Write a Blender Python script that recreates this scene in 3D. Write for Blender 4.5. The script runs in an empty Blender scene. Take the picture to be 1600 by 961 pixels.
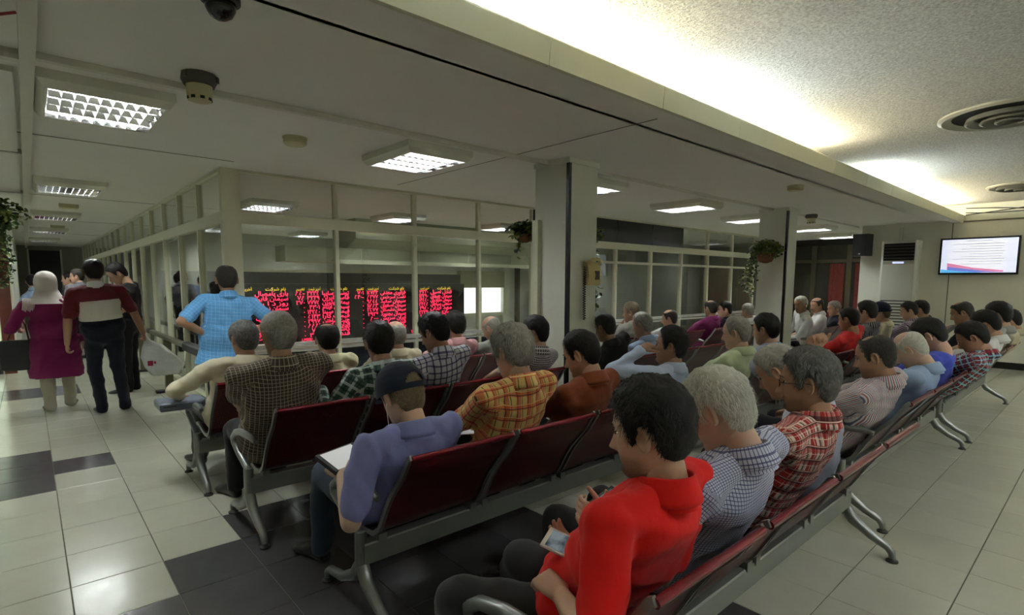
import bpy, math, random
import numpy as np
from mathutils import Vector, Matrix
random.seed(7); rng = np.random.default_rng(7)
scn = bpy.context.scene
COL = scn.collection
# ------------------------------------------------------------------ camera
F_PX, YAW, PIT, ROL, CAM_H = 846.47, math.radians(41.762), math.radians(5.859), math.radians(.2256), 1.52
PPX, PPY = 800.0, 526.5
_f = np.array([math.sin(YAW)*math.cos(PIT), math.cos(YAW)*math.cos(PIT), -math.sin(PIT)])
_r = np.array([math.cos(YAW), -math.sin(YAW), 0.]); _u = np.cross(_r, _f)
CR = _r*math.cos(ROL)+_u*math.sin(ROL); CU = _u*math.cos(ROL)-_r*math.sin(ROL); CF = _f
CC = np.array([0, 0, CAM_H])
def ray(px, py): return CR*(px-PPX)/F_PX-CU*(py-PPY)/F_PX+CF
def at_z(px, py, z): d = ray(px, py); return CC+d*(z-CAM_H)/d[2]
def at_y(px, py, y): d = ray(px, py); return CC+d*y/d[1]
def at_x(px, py, x): d = ray(px, py); return CC+d*x/d[0]
cam_d = bpy.data.cameras.new('camera'); cam = bpy.data.objects.new('camera', cam_d); COL.objects.link(cam)
cam_d.sensor_width = 36; cam_d.lens = F_PX*36/1600; cam_d.shift_y = (PPY-480.5)/1600
cam_d.clip_start = .05; cam_d.clip_end = 200
cam.matrix_world = Matrix(((CR[0], CU[0], -CF[0], CC[0]), (CR[1], CU[1], -CF[1], CC[1]), (CR[2], CU[2], -CF[2], CC[2]), (0, 0, 0, 1)))
scn.camera = cam
# ------------------------------------------------------------------ world, exposure
wd = bpy.data.worlds.new('world'); scn.world = wd; wd.use_nodes = True
wd.node_tree.nodes['Background'].inputs[0].default_value = (.50, .52, .50, 1)
wd.node_tree.nodes['Background'].inputs[1].default_value = .10
scn.view_settings.view_transform = 'Standard'; scn.view_settings.look = 'None'
scn.view_settings.exposure = 1.28; scn.view_settings.gamma = 1
scn.view_settings.use_curve_mapping = False
LAMP_W = 60.0      # emission strength of the fixture tubes
COVE_W = 75.0      # emission strength of the cove tubes
# ------------------------------------------------------------------ materials
MATS = {}
def srgb(r, g, b):
    f = lambda c: ((c/255+.055)/1.055)**2.4 if c > 10 else c/255/12.92
    return (f(r), f(g), f(b))
class NT:
    def __init__(s, name):
        s.m = bpy.data.materials.new(name); s.m.use_nodes = True; s.t = s.m.node_tree; s.n = s.t.nodes
        s.p = s.n['Principled BSDF']; s.out = s.n['Material Output']
    def new(s, typ, **kw):
        n = s.n.new(typ)
        for k, v in kw.items(): setattr(n, k, v)
        return n
    def link(s, a, b): s.t.links.new(a, b)
    def math(s, op, a, b=None, c=None, clamp=False):
        n = s.n.new('ShaderNodeMath'); n.operation = op; n.use_clamp = clamp
        for i, v in enumerate((a, b, c)):
            if v is None: continue
            if isinstance(v, (int, float)): n.inputs[i].default_value = v
            else: s.link(v, n.inputs[i])
        return n.outputs[0]
    def mix(s, fac, a, b):
        n = s.n.new('ShaderNodeMix'); n.data_type = 'RGBA'
        for i, v in ((0, fac), (6, a), (7, b)):
            if isinstance(v, (int, float)): n.inputs[i].default_value = v
            elif isinstance(v, tuple): n.inputs[i].default_value = (*v[:3], 1)
            else: s.link(v, n.inputs[i])
        return n.outputs[2]
    def noise(s, vec, scale, detail=3, rough=.5, dist=0):
        n = s.n.new('ShaderNodeTexNoise'); n.inputs['Scale'].default_value = scale; n.inputs['Detail'].default_value = detail
        n.inputs['Roughness'].default_value = rough; n.inputs['Distortion'].default_value = dist
        if vec is not None: s.link(vec, n.inputs['Vector'])
        return n.outputs[0]
    def bump(s, h, strength, dist=.01):
        n = s.n.new('ShaderNodeBump'); n.inputs['Strength'].default_value = strength; n.inputs['Distance'].default_value = dist
        s.link(h, n.inputs['Height']); s.link(n.outputs[0], s.p.inputs['Normal'])
    def obj(s): return s.n.new('ShaderNodeTexCoord').outputs['Object']
    def ramp(s, fac, stops):
        n = s.n.new('ShaderNodeValToRGB'); s.link(fac, n.inputs[0]); e = n.color_ramp.elements
        while len(e) < len(stops): e.new(.5)
        for k, (p, c) in zip(e, stops): k.position = p; k.color = (*c, 1)
        return n.outputs[0]
def setp(p, col=None, rough=.5, metal=0, spec=.5):
    if col is not None: p.inputs['Base Color'].default_value = (*col, 1)
    p.inputs['Roughness'].default_value = rough; p.inputs['Metallic'].default_value = metal
    p.inputs['Specular IOR Level'].default_value = spec
def mat(name, col, rough=.5, metal=0, spec=.5, var=.08, vscale=6, bump=0, bscale=40):
    if name in MATS: return MATS[name]
    t = NT(name); setp(t.p, col, rough, metal, spec)
    if var or bump:
        o = t.obj()
        if var:
            n = t.noise(o, vscale, 4, .6)
            t.link(t.mix(n, tuple(c*(1-var) for c in col), tuple(min(1, c*(1+var)) for c in col)), t.p.inputs['Base Color'])
        if bump: t.bump(t.noise(o, bscale, 4), bump)
    MATS[name] = t.m; return t.m
def emit(name, col, strength):
    if name in MATS: return MATS[name]
    t = NT(name); t.p.inputs['Base Color'].default_value = (*col, 1)
    t.p.inputs['Emission Color'].default_value = (*col, 1); t.p.inputs['Emission Strength'].default_value = strength
    MATS[name] = t.m; return t.m
# ------------------------------------------------------------------ mesh helpers
class MB:
    def __init__(s): s.v = []; s.f = []; s.n = 0
    def add(s, v, f):
        v = np.asarray(v, float); s.v.append(v); s.f += [tuple(int(i)+s.n for i in q) for q in f]; s.n += len(v); return s
    def box(s, x0, x1, y0, y1, z0, z1):
        v = [(x, y, z) for z in (z0, z1) for y in (y0, y1) for x in (x0, x1)]
        return s.add(v, [(0, 2, 3, 1), (4, 5, 7, 6), (0, 1, 5, 4), (2, 6, 7, 3), (0, 4, 6, 2), (1, 3, 7, 5)])
    def cbox(s, x0, x1, y0, y1, z0, z1, c):     # box with chamfered long edges on top and sides
        v = []; f = []
        rings = [(0, z0), (0, z1-c), (c, z1)]
        for i, z in rings: v += [(x0+i, y0+i, z), (x1-i, y0+i, z), (x1-i, y1-i, z), (x0+i, y1-i, z)]
        for k in range(2):
            for j in range(4): a = k*4+j; b = k*4+(j+1) % 4; f.append((a, b, b+4, a+4))
        f += [(3, 2, 1, 0), (8, 9, 10, 11)]
        return s.add(v, f)
    def loft(s, rings, cap=True):               # rings: list of (n,3) arrays
        n = len(rings[0]); v = np.concatenate(rings); f = []
        for k in range(len(rings)-1):
            for j in range(n):
                a = k*n+j; b = k*n+(j+1) % n; f.append((a, b, b+n, a+n))
        if cap: f.append(tuple(range(n-1, -1, -1))); f.append(tuple((len(rings)-1)*n+j for j in range(n)))
        return s.add(v, f)
    def tube(s, pts, r, n=10, flat=1.0, up=None):
        pts = np.asarray(pts, float); m = len(pts); r = np.broadcast_to(r, (m,))
        rings = []; prev = None
        for i in range(m):
            d = pts[min(i+1, m-1)]-pts[max(i-1, 0)]; d = d/np.linalg.norm(d)
            if prev is None:
                a = np.array(up, float) if up is not None else (np.array([0, 0, 1.]) if abs(d[2]) < .9 else np.array([0, 1., 0]))
            else: a = prev
            a = a-d*(a@d); a /= np.linalg.norm(a); prev = a; b = np.cross(d, a)
            t = np.arange(n)*2*math.pi/n
            rings.append(pts[i]+r[i]*(np.cos(t)[:, None]*a*flat+np.sin(t)[:, None]*b))
        return s.loft(rings)
    def lathe(s, prof, cen=(0, 0, 0), n=24, axis=2, cap=True):
        t = np.arange(n)*2*math.pi/n; rings = []
        for r, h in prof:
            q = np.stack([r*np.cos(t), r*np.sin(t), np.full(n, h)], 1)
            if axis == 1: q = q[:, [0, 2, 1]]*[1, 1, -1]
            if axis == 0: q = q[:, [2, 1, 0]]*[1, 1, -1]
            rings.append(q+np.array(cen))
        return s.loft(rings, cap)
    def prism(s, poly, y0, y1, axis=1):          # poly in 2d, extruded
        poly = np.asarray(poly, float); n = len(poly)
        def pt(h):
            z = np.full(n, h)
            return {0: np.stack([z, poly[:, 0], poly[:, 1]], 1), 1: np.stack([poly[:, 0], z, poly[:, 1]], 1), 2: np.stack([poly[:, 0], poly[:, 1], z], 1)}[axis]
        return s.loft([pt(y0), pt(y1)])
    def data(s): return (np.concatenate(s.v) if s.v else np.zeros((0, 3))), s.f
    def mesh(s, name, m=None, smooth=False, fix=True):
        v, f = s.data(); me = bpy.data.meshes.new(name); me.from_pydata(v.tolist(), [], f)
        if fix:
            import bmesh
            bm = bmesh.new(); bm.from_mesh(me); bmesh.ops.recalc_face_normals(bm, faces=bm.faces); bm.to_mesh(me); bm.free()
        if m: me.materials.append(m)
        if smooth:
            me.polygons.foreach_set('use_smooth', [True]*len(me.polygons))
            if smooth != 'all' and hasattr(me, 'set_sharp_from_angle'): me.set_sharp_from_angle(angle=math.radians(40))
        me.update(); return me
def put(name, me, parent=None, loc=(0, 0, 0), rot=(0, 0, 0), **props):
    o = bpy.data.objects.new(name, me); COL.objects.link(o); o.location = loc; o.rotation_euler = rot
    if parent is not None: o.parent = parent
    for k, v in props.items(): o[k] = v
    return o
def part(name, mb, m, parent=None, smooth=False, **props): return put(name, mb.mesh(name, m, smooth), parent, **props)
def empty(name, loc=(0, 0, 0), rz=0, **props):
    o = put(name, None, None, loc, (0, 0, rz), **props); o.empty_display_size = .1; return o
def children(o): return CH.get(o.name, []) or list(o.children)
CH = {}
def copy_tree(o, parent=None, loc=None, rz=None, **props):
    c = o.copy(); COL.objects.link(c)
    if parent is not None: c.parent = parent
    if loc is not None: c.location = loc
    if rz is not None: c.rotation_euler = (0, 0, rz)
    for k, v in props.items(): c[k] = v
    for ch in list(o.children): copy_tree(ch, c)
    return c
# ================================================================== the setting
ZC, ZH = 2.67, 2.95           # low and high ceiling
YG, XG = 6.246, 1.584         # front and corridor glass walls
M_wall = mat('wall_paint', srgb(222, 222, 208), .75, var=.05, vscale=1.3, bump=.05, bscale=90)
M_ceil = mat('ceiling_paint', srgb(224, 222, 213), .85, var=.05, vscale=1.1, bump=.06, bscale=120)
M_col = mat('column_paint', srgb(214, 215, 200), .55, var=.06, vscale=2.2, bump=.04, bscale=60)
M_frame = mat('frame_paint', srgb(205, 204, 178), .45, var=.04)
M_black = mat('black_panel', (.012, .012, .012), .25, var=.1)
M_rub = mat('black_rubber', (.015, .015, .016), .6, var=.1)
M_wood = mat('red_wood', (.16, .035, .02), .4, var=.3, vscale=10)
def popcorn():
    t = NT('textured_ceiling'); c = srgb(210, 208, 198); setp(t.p, c, .95, spec=.2); o = t.obj()
    n1 = t.noise(o, 55, 3, .6); n2 = t.noise(o, 130, 2, .5)
    h = t.math('ADD', t.math('MULTIPLY', n1, .8), t.math('MULTIPLY', n2, .5)); t.bump(h, 1.0, .05)
    n3 = t.math('MULTIPLY_ADD', t.math('ADD', n1, t.math('MULTIPLY', n2, .5)), 1.9, -.92, clamp=True)
    t.link(t.mix(n3, tuple(k*.62 for k in c), tuple(min(1, k*1.25) for k in c)), t.p.inputs['Base Color'])  # shading of the stipple relief painted into the colour
    return t.m
M_pop = popcorn()
def tile_mat(name, a, b, rough, vs):
    t = NT(name); setp(t.p, a, rough, spec=.5)
    g = t.n.new('ShaderNodeNewGeometry').outputs['Position']
    oi = t.n.new('ShaderNodeObjectInfo').outputs['Random']
    n = t.noise(g, vs, 5, .65, .6)
    c = t.mix(n, a, b); c = t.mix(t.math('MULTIPLY', oi, .25), c, tuple(k*.82 for k in a))
    t.link(c, t.p.inputs['Base Color'])
    t.link(t.math('ADD', rough-.05, t.math('MULTIPLY', t.noise(g, 9, 4), .14)), t.p.inputs['Roughness'])
    return t.m
M_tl = tile_mat('floor_tile_light', srgb(182, 181, 162), srgb(200, 200, 182), .16, 2.5)
M_td = tile_mat('floor_tile_dark', srgb(62, 61, 62), srgb(82, 80, 80), .2, 3.5)
M_grout = mat('grout', srgb(96, 92, 80), .9)
def glass_mat(name, tint, refl=1.0):
    t = NT(name); t.n.remove(t.p)
    tr = t.n.new('ShaderNodeBsdfTransparent'); tr.inputs[0].default_value = (*tint, 1)
    gl = t.n.new('ShaderNodeBsdfGlossy'); gl.inputs['Roughness'].default_value = .01; gl.inputs[0].default_value = (.95, .97, .95, 1)
    ge = t.n.new('ShaderNodeNewGeometry'); dt = t.n.new('ShaderNodeVectorMath'); dt.operation = 'DOT_PRODUCT'; t.link(ge.outputs['Normal'], dt.inputs[0]); t.link(ge.outputs['Incoming'], dt.inputs[1])
    fr = t.math('MULTIPLY_ADD', t.math('POWER', t.math('SUBTRACT', 1.0, t.math('ABSOLUTE', dt.outputs['Value'])), 5.0), .96, .04)
    mx = t.n.new('ShaderNodeMixShader'); t.link(t.math('MULTIPLY', fr, refl, clamp=True), mx.inputs[0])
    t.link(tr.outputs[0], mx.inputs[1]); t.link(gl.outputs[0], mx.inputs[2]); t.link(mx.outputs[0], t.out.inputs[0])
    return t.m
M_glass = glass_mat('glass', (.86, .88, .86), 1.0)
# ---- floor: slab plus single tiles
floor = part('floor', MB().box(-8, 18, -5, 26, -.10, -.006), M_grout, kind='structure')
TX, TY, OX, OY = .393, .4188, .066, .418
def dark_tile(i, j):
    if i <= -1 and 11 <= j <= 13: return True
    if i == 0 and j == 12: return True
    if j in (21, 22) and -3 <= i <= 0: return True
    if j == 7 and 2 <= i <= 5: return True
    if j == 6 and 1 <= i <= 5: return True
    if 1 <= j <= 5 and -2 <= i <= 5: return True
    return False
tb = MB().cbox(.0025, TX-.0025, .0025, TY-.0025, -.008, 0, .0015)
me_l = tb.mesh('tile_light', M_tl); me_d = tb.mesh('tile_dark', M_td)
cells = []
for i in range(-20, 45):
    for j in range(-12, 60):
        cx, cy = OX+TX*(i+.5), OY+TY*(j+.5)
        q = np.array([cx, cy, 0])-CC; dz = q@CF
        vis = False
        if dz > .3:
            u, v = PPX+F_PX*(q@CR)/dz, PPY-F_PX*(q@CU)/dz; vis = -60 < u < 1660 and v < 1040
            if cx > XG+.2 and cy > YG+.2: vis = False
        cells.append((0 if vis else 1, q@q, i, j))
cells.sort()
restl, restd = MB(), MB()
for k, (v, d, i, j) in enumerate(cells):
    x, y = OX+TX*i, OY+TY*j
    if k < 300: put('tile', me_d if dark_tile(i, j) else me_l, floor, (x, y, 0))
    else: (restd if dark_tile(i, j) else restl).box(x+.0025, x+TX-.0025, y+.0025, y+TY-.0025, -.008, 0)
part('far_tiles', restl, M_tl, floor, kind='stuff'); part('far_dark_tiles', restd, M_td, floor, kind='stuff')
# ---- ceilings
ceil = part('ceiling', MB().box(-8, 18, 2.45, 26, ZC, ZC+.05), M_ceil, kind='structure')
part('ceiling_edge', MB().box(-8, 12.93, 2.05, 2.45, ZC, ZC+.03), M_ceil, ceil)
sm = MB()
for y in (5.85, 9.9, 13.9, 17.9): sm.box(-.0, XG-.05 if y > YG else XG, y-.004, y+.004, ZC-.004, ZC+.01)
sm.box(3.405, 3.413, 2.1, 5.9, ZC-.003, ZC+.01)
part('panel_joint', sm, mat('joint_grey', srgb(112, 108, 96), .9), ceil)
hc = part('ceiling_high', MB().box(-8, 12.93, -5, 2.47, ZH, ZH+.05), M_pop, kind='structure')
part('cove_back', MB().box(-8, 12.93, 2.45, 2.48, ZC, ZH), M_wall, hc)
trim = empty('trim_1', (0, 0, 0), kind='structure')
x = -5.15
while x < 12.8:
    x1 = min(x+1.028, 12.92)
    mb = MB().prism([(2.03, 2.615), (2.06, 2.615), (2.06, 2.745), (2.052, 2.755), (2.024, 2.755), (2.018, 2.745)], x+.002, x1-.002, 0)
    part('cornice_panel', mb, M_frame, trim); x += 1.03
part('cornice_underside', MB().box(-5.15, 12.92, 2.06, 2.20, 2.628, ZC), M_ceil, trim)
# ---- cable ducts on the ceiling
M_duct = mat('duct_white', srgb(205, 202, 188), .6, var=.05)
t2 = empty('trim_2', (0, 0, 0), kind='structure')
part('cable_duct', MB().cbox(.11, 3.82, 3.755, 3.80, ZC-.035, ZC, .002), M_duct, t2)
part('cable_duct', MB().box(4.24, 8.8, 3.72, 3.76, ZC-.03, ZC), M_duct, t2)
part('cable_duct', MB().box(9.2, 12.9, 3.70, 3.73, ZC-.025, ZC), M_duct, t2)
t3 = empty('trim_3', (0, 0, 0), kind='structure')
part('duct_box', MB().box(.045, .105, -1, 25, ZC-.075, ZC), M_duct, t3)
part('duct_box', MB().box(-5, .045, 3.78, 3.84, ZC-.05, ZC), M_duct, t3)
for y in (6.6, 9.6, 13.4): part('duct_box', MB().box(-3, .045, y, y+.05, ZC-.04, ZC), M_duct, t3)
part('ceiling_step', MB().box(-8, .02, 4.1, 11.9, ZC-.03, ZC), M_ceil, t3)
cord = MB().tube([(-.8, 2.9, 2.60), (-.35, 3.02, 2.50), (-.12, 3.06, 2.52), (.04, 3.08, 2.60)], .006, 6)
put('red_cable', cord.mesh('red_cable', mat('red_cable', (.25, .02, .015), .5), True), label='red cable hanging under the ceiling beside the white duct', category='cable')
# ---- glass walls
M_blue = mat('dark_blue_panel', srgb(30, 34, 52), .4, var=.6, vscale=2.5)
def glazing(name, axis, const, lines, ztop, dark=None, sill=.80, extra=None):
    root = empty(name, (0, 0, 0), kind='structure')
    def bx(a0, a1, d0, d1, z0, z1):
        return MB().box(a0, a1, const+d0, const+d1, z0, z1) if axis == 'x' else MB().box(const+d0, const+d1, a0, a1, z0, z1)
    a0, a1 = lines[0], lines[-1]
    part('mid_rail', bx(a0, a1, -.03, .05, 2.115, 2.235), M_frame, root)
    part('head_rail', bx(a0, a1, -.03, .05, 2.64, ZC-.001), M_frame, root)
    part('bottom_rail', bx(a0, a1, -.03, .05, 0, .09), M_frame, root)
    for k, a in enumerate(lines):
        w = .045 if k else .06
        part('mullion', bx(a-w/2, a+w/2, -.025, .05, .09, 2.115), M_frame, root)
        part('upper_mullion', bx(a-w/2, a+w/2, -.02, .05, 2.235, 2.64), M_frame, root)
    for k in range(len(lines)-1):
        p, q = lines[k]+.022, lines[k+1]-.022
        part('pane', bx(p, q, .008, .014, .09, 2.115), M_glass, root)
        dk = dark and dark[0] <= (p+q)/2 <= dark[1]
        part('dark_panel' if dk else 'upper_pane', bx(p-(.03 if dk else 0), q+(.03 if dk else 0), -.03 if dk else .008, .014, 2.235, 2.64), M_black if dk else M_glass, root)
        if not extra or p < 6.0 and axis == 'x': 
            if axis == 'x': part('lower_panel', bx(p, q, .03, .04, .09, .70), M_blue, root)
        if extra and extra[0] <= (p+q)/2: part('transom', bx(p, q, -.01, .03, 1.85, 1.895), M_frame, root)
    if sill:
        part('sill_rail', bx(a0, a1, -.06, .06, sill-.03, sill+.015), mat('sill_metal', (.62, .62, .58), .3, .6), root)
        part('sill_rail', bx(a0, a1, -.03, .03, sill-.085, sill-.055), mat('sill_metal', (.62, .62, .58), .3, .6), root)
    return root
fl = [1.70+1.0755*k for k in range(5)]+[7.05, 8.13, 9.25, 10.36, 11.46, 12.60, 13.75, 14.9, 16.0]
glazing('window_1', 'x', YG, fl, ZC, dark=(6.0, 10.36), extra=(6.2,))
glazing('window_2', 'y', XG, [YG+.05+1.09*k for k in range(18)], ZC, sill=None)
cp = part('trim_4', MB().box(XG-.035, 1.70, YG-.035, YG+.06, 0, ZC), M_frame, kind='structure')
# ---- walls
wr = part('wall_right', MB().box(12.93, 13.25, -5, 3.65, 0, ZH+.1), M_wall, kind='structure')
part('wall_rail', MB().box(12.905, 12.93, -5, 2.03, 2.63, 2.655), mat('joint_grey', srgb(112, 108, 96), .9), wr)
part('wall_joint', MB().box(12.926, 12.93, 2.17, 2.185, 0, 2.63), mat('joint_grey', srgb(112, 108, 96), .9), wr)
part('baseboard_right', MB().box(12.912, 12.93, -5, 3.65, 0, .12), M_black, kind='structure')
part('wall_back', MB().box(-8, 13.2, -5.2, -5, 0, ZH+.1), M_wall, kind='structure')
part('wall_outer', MB().box(-8.2, -8, -5, 12, 0, ZH+.1), M_wall, kind='structure')
part('wall_far', MB().box(-1, 1.6, 25, 25.2, 0, ZC), mat('far_wall_paint', srgb(150, 148, 132), .8), kind='structure')
part('wall_left', MB().box(-.40, -.18, 12.2, 25, 0, ZC), M_wall, kind='structure')
wh = part('wall_hall', MB().box(1.75, 18, 14.6, 14.8, 0, ZC), mat('hall_wall_paint', srgb(200, 198, 184), .8), kind='structure')
part('wall_hall_side', MB().box(17.4, 17.6, 6.3, 14.6, 0, ZC), mat('hall_wall_paint', srgb(200, 198, 184), .8), kind='structure')
d = empty('door_2', (0, 0, 0), kind='structure')
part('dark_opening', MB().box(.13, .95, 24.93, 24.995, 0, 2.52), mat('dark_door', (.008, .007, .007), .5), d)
part('door_frame', MB().box(.08, .13, 24.9, 24.995, 0, 2.56).box(.95, 1.0, 24.9, 24.995, 0, 2.56), M_wall, d)
# left doorway with a bright pane
d = empty('door_1', (0, 0, 0), kind='structure')
part('door_pane', MB().box(-1.45, -.37, 11.93, 11.95, .12, 2.05), emit('bright_pane', (.80, .95, .72), .5), d)
part('door_frame', MB().box(-.35, -.20, 11.88, 12.02, 0, 2.25).box(-1.6, -1.45, 11.88, 12.02, 0, 2.25).box(-1.45, -.35, 11.88, 12.02, 2.05, 2.25), M_wood, d)
part('door_sill', MB().box(-1.45, -.37, 11.88, 12.0, 0, .12), M_black, d)
part('wall_lobby', MB().box(-8, -1.6, 11.9, 12.1, 0, ZC).box(-1.6, -.2, 11.9, 12.1, 2.25, ZC), M_wall, kind='structure')
# brown glazed wall at the far right
d = empty('window_3', (0, 0, 0), kind='structure')
M_brn = mat('brown_frame', srgb(74, 66, 44), .5, var=.1)
M_red = mat('red_curtain', srgb(110, 38, 30), .8, var=.4, vscale=18)
M_bglass = mat('dark_glass', srgb(58, 58, 50), .08, var=.4, vscale=3)
part('frame_rail', MB().box(15.95, 16.05, 3.6, 6.2, 2.5, ZC), M_black, d)
part('frame_rail', MB().box(15.95, 16.05, 3.6, 6.2, 2.05, 2.13), M_brn, d)
for y in (3.65, 4.75, 5.6, 6.15): part('frame_post', MB().box(15.94, 16.06, y-.06, y+.06, 0, 2.5), M_brn, d)
for a, b in ((3.71, 4.69), (4.81, 5.54), (5.66, 6.09)):
    part('pane', MB().box(15.99, 16.0, a, b, .1, 2.05), M_bglass, d); part('upper_pane', MB().box(15.99, 16.0, a, b, 2.13, 2.5), M_bglass, d)
for a, b in ((3.75, 4.6), (4.85, 5.2)):
    poly = []; n = 24
    mbc = MB(); ys = np.linspace(a, b, n); xs = 15.96+.012*np.sin(np.arange(n)*1.9)
    v = [(xs[k], ys[k], z) for z in (.3, 2.02) for k in range(n)]
    mbc.add(v, [(k, k+1, n+k+1, n+k) for k in range(n-1)]); v2 = [(p[0]-.01, p[1], p[2]) for p in v]
    mbc.add(v2, [(k, n+k, n+k+1, k+1) for k in range(n-1)])
    part('curtain', mbc, M_red, d, smooth='all')
part('wall_end', MB().box(16.1, 16.3, 3.4, 6.3, 0, ZC).box(13.25, 16.1, 3.4, 3.6, 0, ZC), M_wall, kind='structure')
# ---- columns
def column(x0, x1, y0, y1, label):
    c = empty('column', (x0, y0, 0), label=label, category='column')
    w, dd = x1-x0, y1-y0
    part('shaft', MB().box(0, w, 0, dd, 0, ZC-.001), M_col, c)
    part('capital', MB().box(-.012, w+.012, -.012, dd+.012, ZC-.05, ZC-.0005), M_col, c)
    part('corner_strip', MB().box(-.004, .028, -.006, .004, 0, ZC-.05).box(-.006, .004, -.004, .03, 0, ZC-.05), M_black, c)
    return c
c1 = column(3.83, 4.24, 3.50, 3.95, 'square white column with a cream telephone on it')
part('conduit', MB().box(-.05, 0, .36, .44, .1, 2.12), M_frame, c1)
c2 = column(8.82, 9.18, 3.50, 3.94, 'square white column with a basket of yellow-green ivy on its side')
# ---- hall behind the front glass: bulkhead
t5 = empty('trim_5', (0, 0, 0), kind='structure')
M_bulk = mat('bulkhead_paint', srgb(160, 162, 138), .7, var=.06)
part('bulkhead', MB().box(3.45, 10.3, 9.9, 10.4, 1.86, 2.14), M_bulk, t5)
part('bulkhead_slope', MB().prism([(9.5, 2.30), (9.9, 2.14), (10.4, 2.14), (10.4, ZC), (9.5, ZC)], 4.6, 10.3, 0), M_bulk, t5)
part('bulkhead_lip', MB().box(4.3, 10.3, 9.85, 9.9, 1.84, 1.92), M_frame, t5)
for x in (4.9, 6.2, 7.5, 8.8): part('bulkhead_joint', MB().box(x, x+.012, 9.894, 9.90, 1.92, 2.14), M_frame, t5)
part('wall_partition', MB().box(10.35, 17.4, 10.2, 10.3, 0, ZC), mat('partition_grey', srgb(150, 150, 142), .8, var=.2, vscale=1.5), kind='structure')
# bright window in the back wall of the hall
d = empty('window_4', (0, 0, 0), kind='structure')
part('pane', MB().box(10.7, 11.55, 14.55, 14.58, .45, 1.30), emit('daylight_pane', (.86, .9, 1.0), .75), d)
part('pane', MB().box(11.58, 12.45, 14.55, 14.58, .45, 1.30), emit('daylight_pane', (.86, .9, 1.0), .75), d)
part('window_frame', MB().box(10.6, 12.55, 14.5, 14.6, .33, .45).box(11.55, 11.58, 14.53, 14.6, .45, 1.3).box(12.45, 12.75, 14.4, 14.6, .0, 2.0), M_frame, d)
part('valance', MB().box(10.6, 12.5, 14.4, 14.6, 1.30, 1.86), mat('valance', srgb(150, 146, 110), .8, var=.2, vscale=2), d)
part('curtain_edge', MB().box(13.15, 13.25, 14.42, 14.6, 0, 2.0), M_brn, d)
# ================================================================== lamps
M_fix = mat('fixture_white', srgb(214, 212, 196), .45, var=.03)
M_slat = mat('louvre_alu', (.62, .62, .62), .10, 1.0, var=.02)
def tube_mat(name, col, s): return emit(name, col, s)
M_tube = emit('fluorescent_tube', (.95, 1.0, .985), LAMP_W)
M_slat2 = mat('louvre_white', (.75, .76, .78), .4, .0, var=.02)
M_refl = mat('reflector', (.7, .7, .7), .12, 1.0, var=0)
FW, FD, FH = .66, .82, .095         # fixture size in x, y and height
def make_fixture():
    r = empty('ceiling_light', (0, 0, 0))
    fr = MB()
    o, i_ = .0, .045
    X0, X1, Y0, Y1 = -FW/2, FW/2, -FD/2, FD/2
    # sloped frame sides (wide at the ceiling, narrower opening below)
    def ring(e, z): return np.array([(X0+e, Y0+e, z), (X1-e, Y0+e, z), (X1-e, Y1-e, z), (X0+e, Y1-e, z)])
    fr.loft([ring(0, 0), ring(0, -FH*.55), ring(.03, -FH), ring(.05, -FH)], cap=False)
    put('frame', fr.mesh('frame', M_fix), r)
    put('reflector', MB().box(X0+.05, X1-.05, Y0+.05, Y1-.05, -.012, -.006).loft([ring(.05, -FH+.002), ring(.06, -.012)], cap=False).mesh('reflector', M_refl), r)
    tm = MB().tube([(X0+.07, 0, 0), (X1-.07, 0, 0)], .013, 8).mesh('tube', M_tube, 'all')
    for k in range(4): put('tube', tm, r, (0, -.265+.177*k, -.035))
    s1 = MB().prism([(-.012, -.052), (.012, -.052), (.002, -FH+.004), (-.002, -FH+.004)], X0+.055, X1-.055, 0).mesh('slat', M_slat)
    for k in range(3): put('slat', s1, r, (0, -.177+.177*k, 0))
    s2 = MB().prism([(-.009, -.054), (.009, -.054), (.0015, -FH+.005), (-.0015, -FH+.005)], Y0+.055, Y1-.055, 1).mesh('cross_slat', M_slat2)
    for k in range(8): put('cross_slat', s2, r, (-.2135+.061*k, 0, 0))
    return r
spots = [(.44, 4.42, 'louvred ceiling light nearest the left edge with bright lamp cells'), (.46, 8.55, 'second louvred ceiling light down the left corridor'), (.46, 12.5, 'third louvred ceiling light down the left corridor'),
  (.46, 16.3, 'fourth louvred ceiling light down the left corridor'), (.46, 20.2, 'farthest louvred ceiling light over the dark corridor door'),
  (2.72, 4.36, 'square louvred ceiling light left of the telephone column'), (5.03, 4.36, 'ceiling light half hidden behind the telephone column'), (7.33, 4.36, 'ceiling light between the two white columns'),
  (9.55, 4.40, 'ceiling light half hidden behind the ivy basket column'), (12.1, 4.36, 'ceiling light just right of the ivy basket column'), (14.5, 4.6, 'ceiling light behind the black wall speaker'),
  (2.75, 8.6, 'ceiling light inside the glass hall at the corner post'), (5.0, 8.65, 'ceiling light inside the glass hall above the middle panes'), (7.38, 8.65, 'ceiling light inside the glass hall beside the telephone column'),
  (5.15, 13.2, 'small ceiling light deep in the hall above the red board'), (3.1, 13.2, 'ceiling light deep in the hall near the corner post'), (9.8, 8.6, 'ceiling light inside the hall behind the black panel'), (12.1, 8.6, 'ceiling light inside the hall right of the black panel'),
  (9.8, 12.0, 'added ceiling light deep in the hall behind the black panel'), (12.4, 12.0, 'added ceiling light deep in the hall beyond the right panes'),  # these two lights are added to brighten the right of the hall
  (-1.85, 4.42, 'added lobby ceiling light outside the left edge, near row'), (-4.2, 4.42, 'added lobby ceiling light farther outside the left edge, near row'), (-1.85, 8.55, 'added lobby ceiling light outside the left edge, far row'), (-4.2, 8.55, 'added lobby ceiling light farther outside the left edge, far row')]  # lobby lights added out of view, more light from the left
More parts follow.
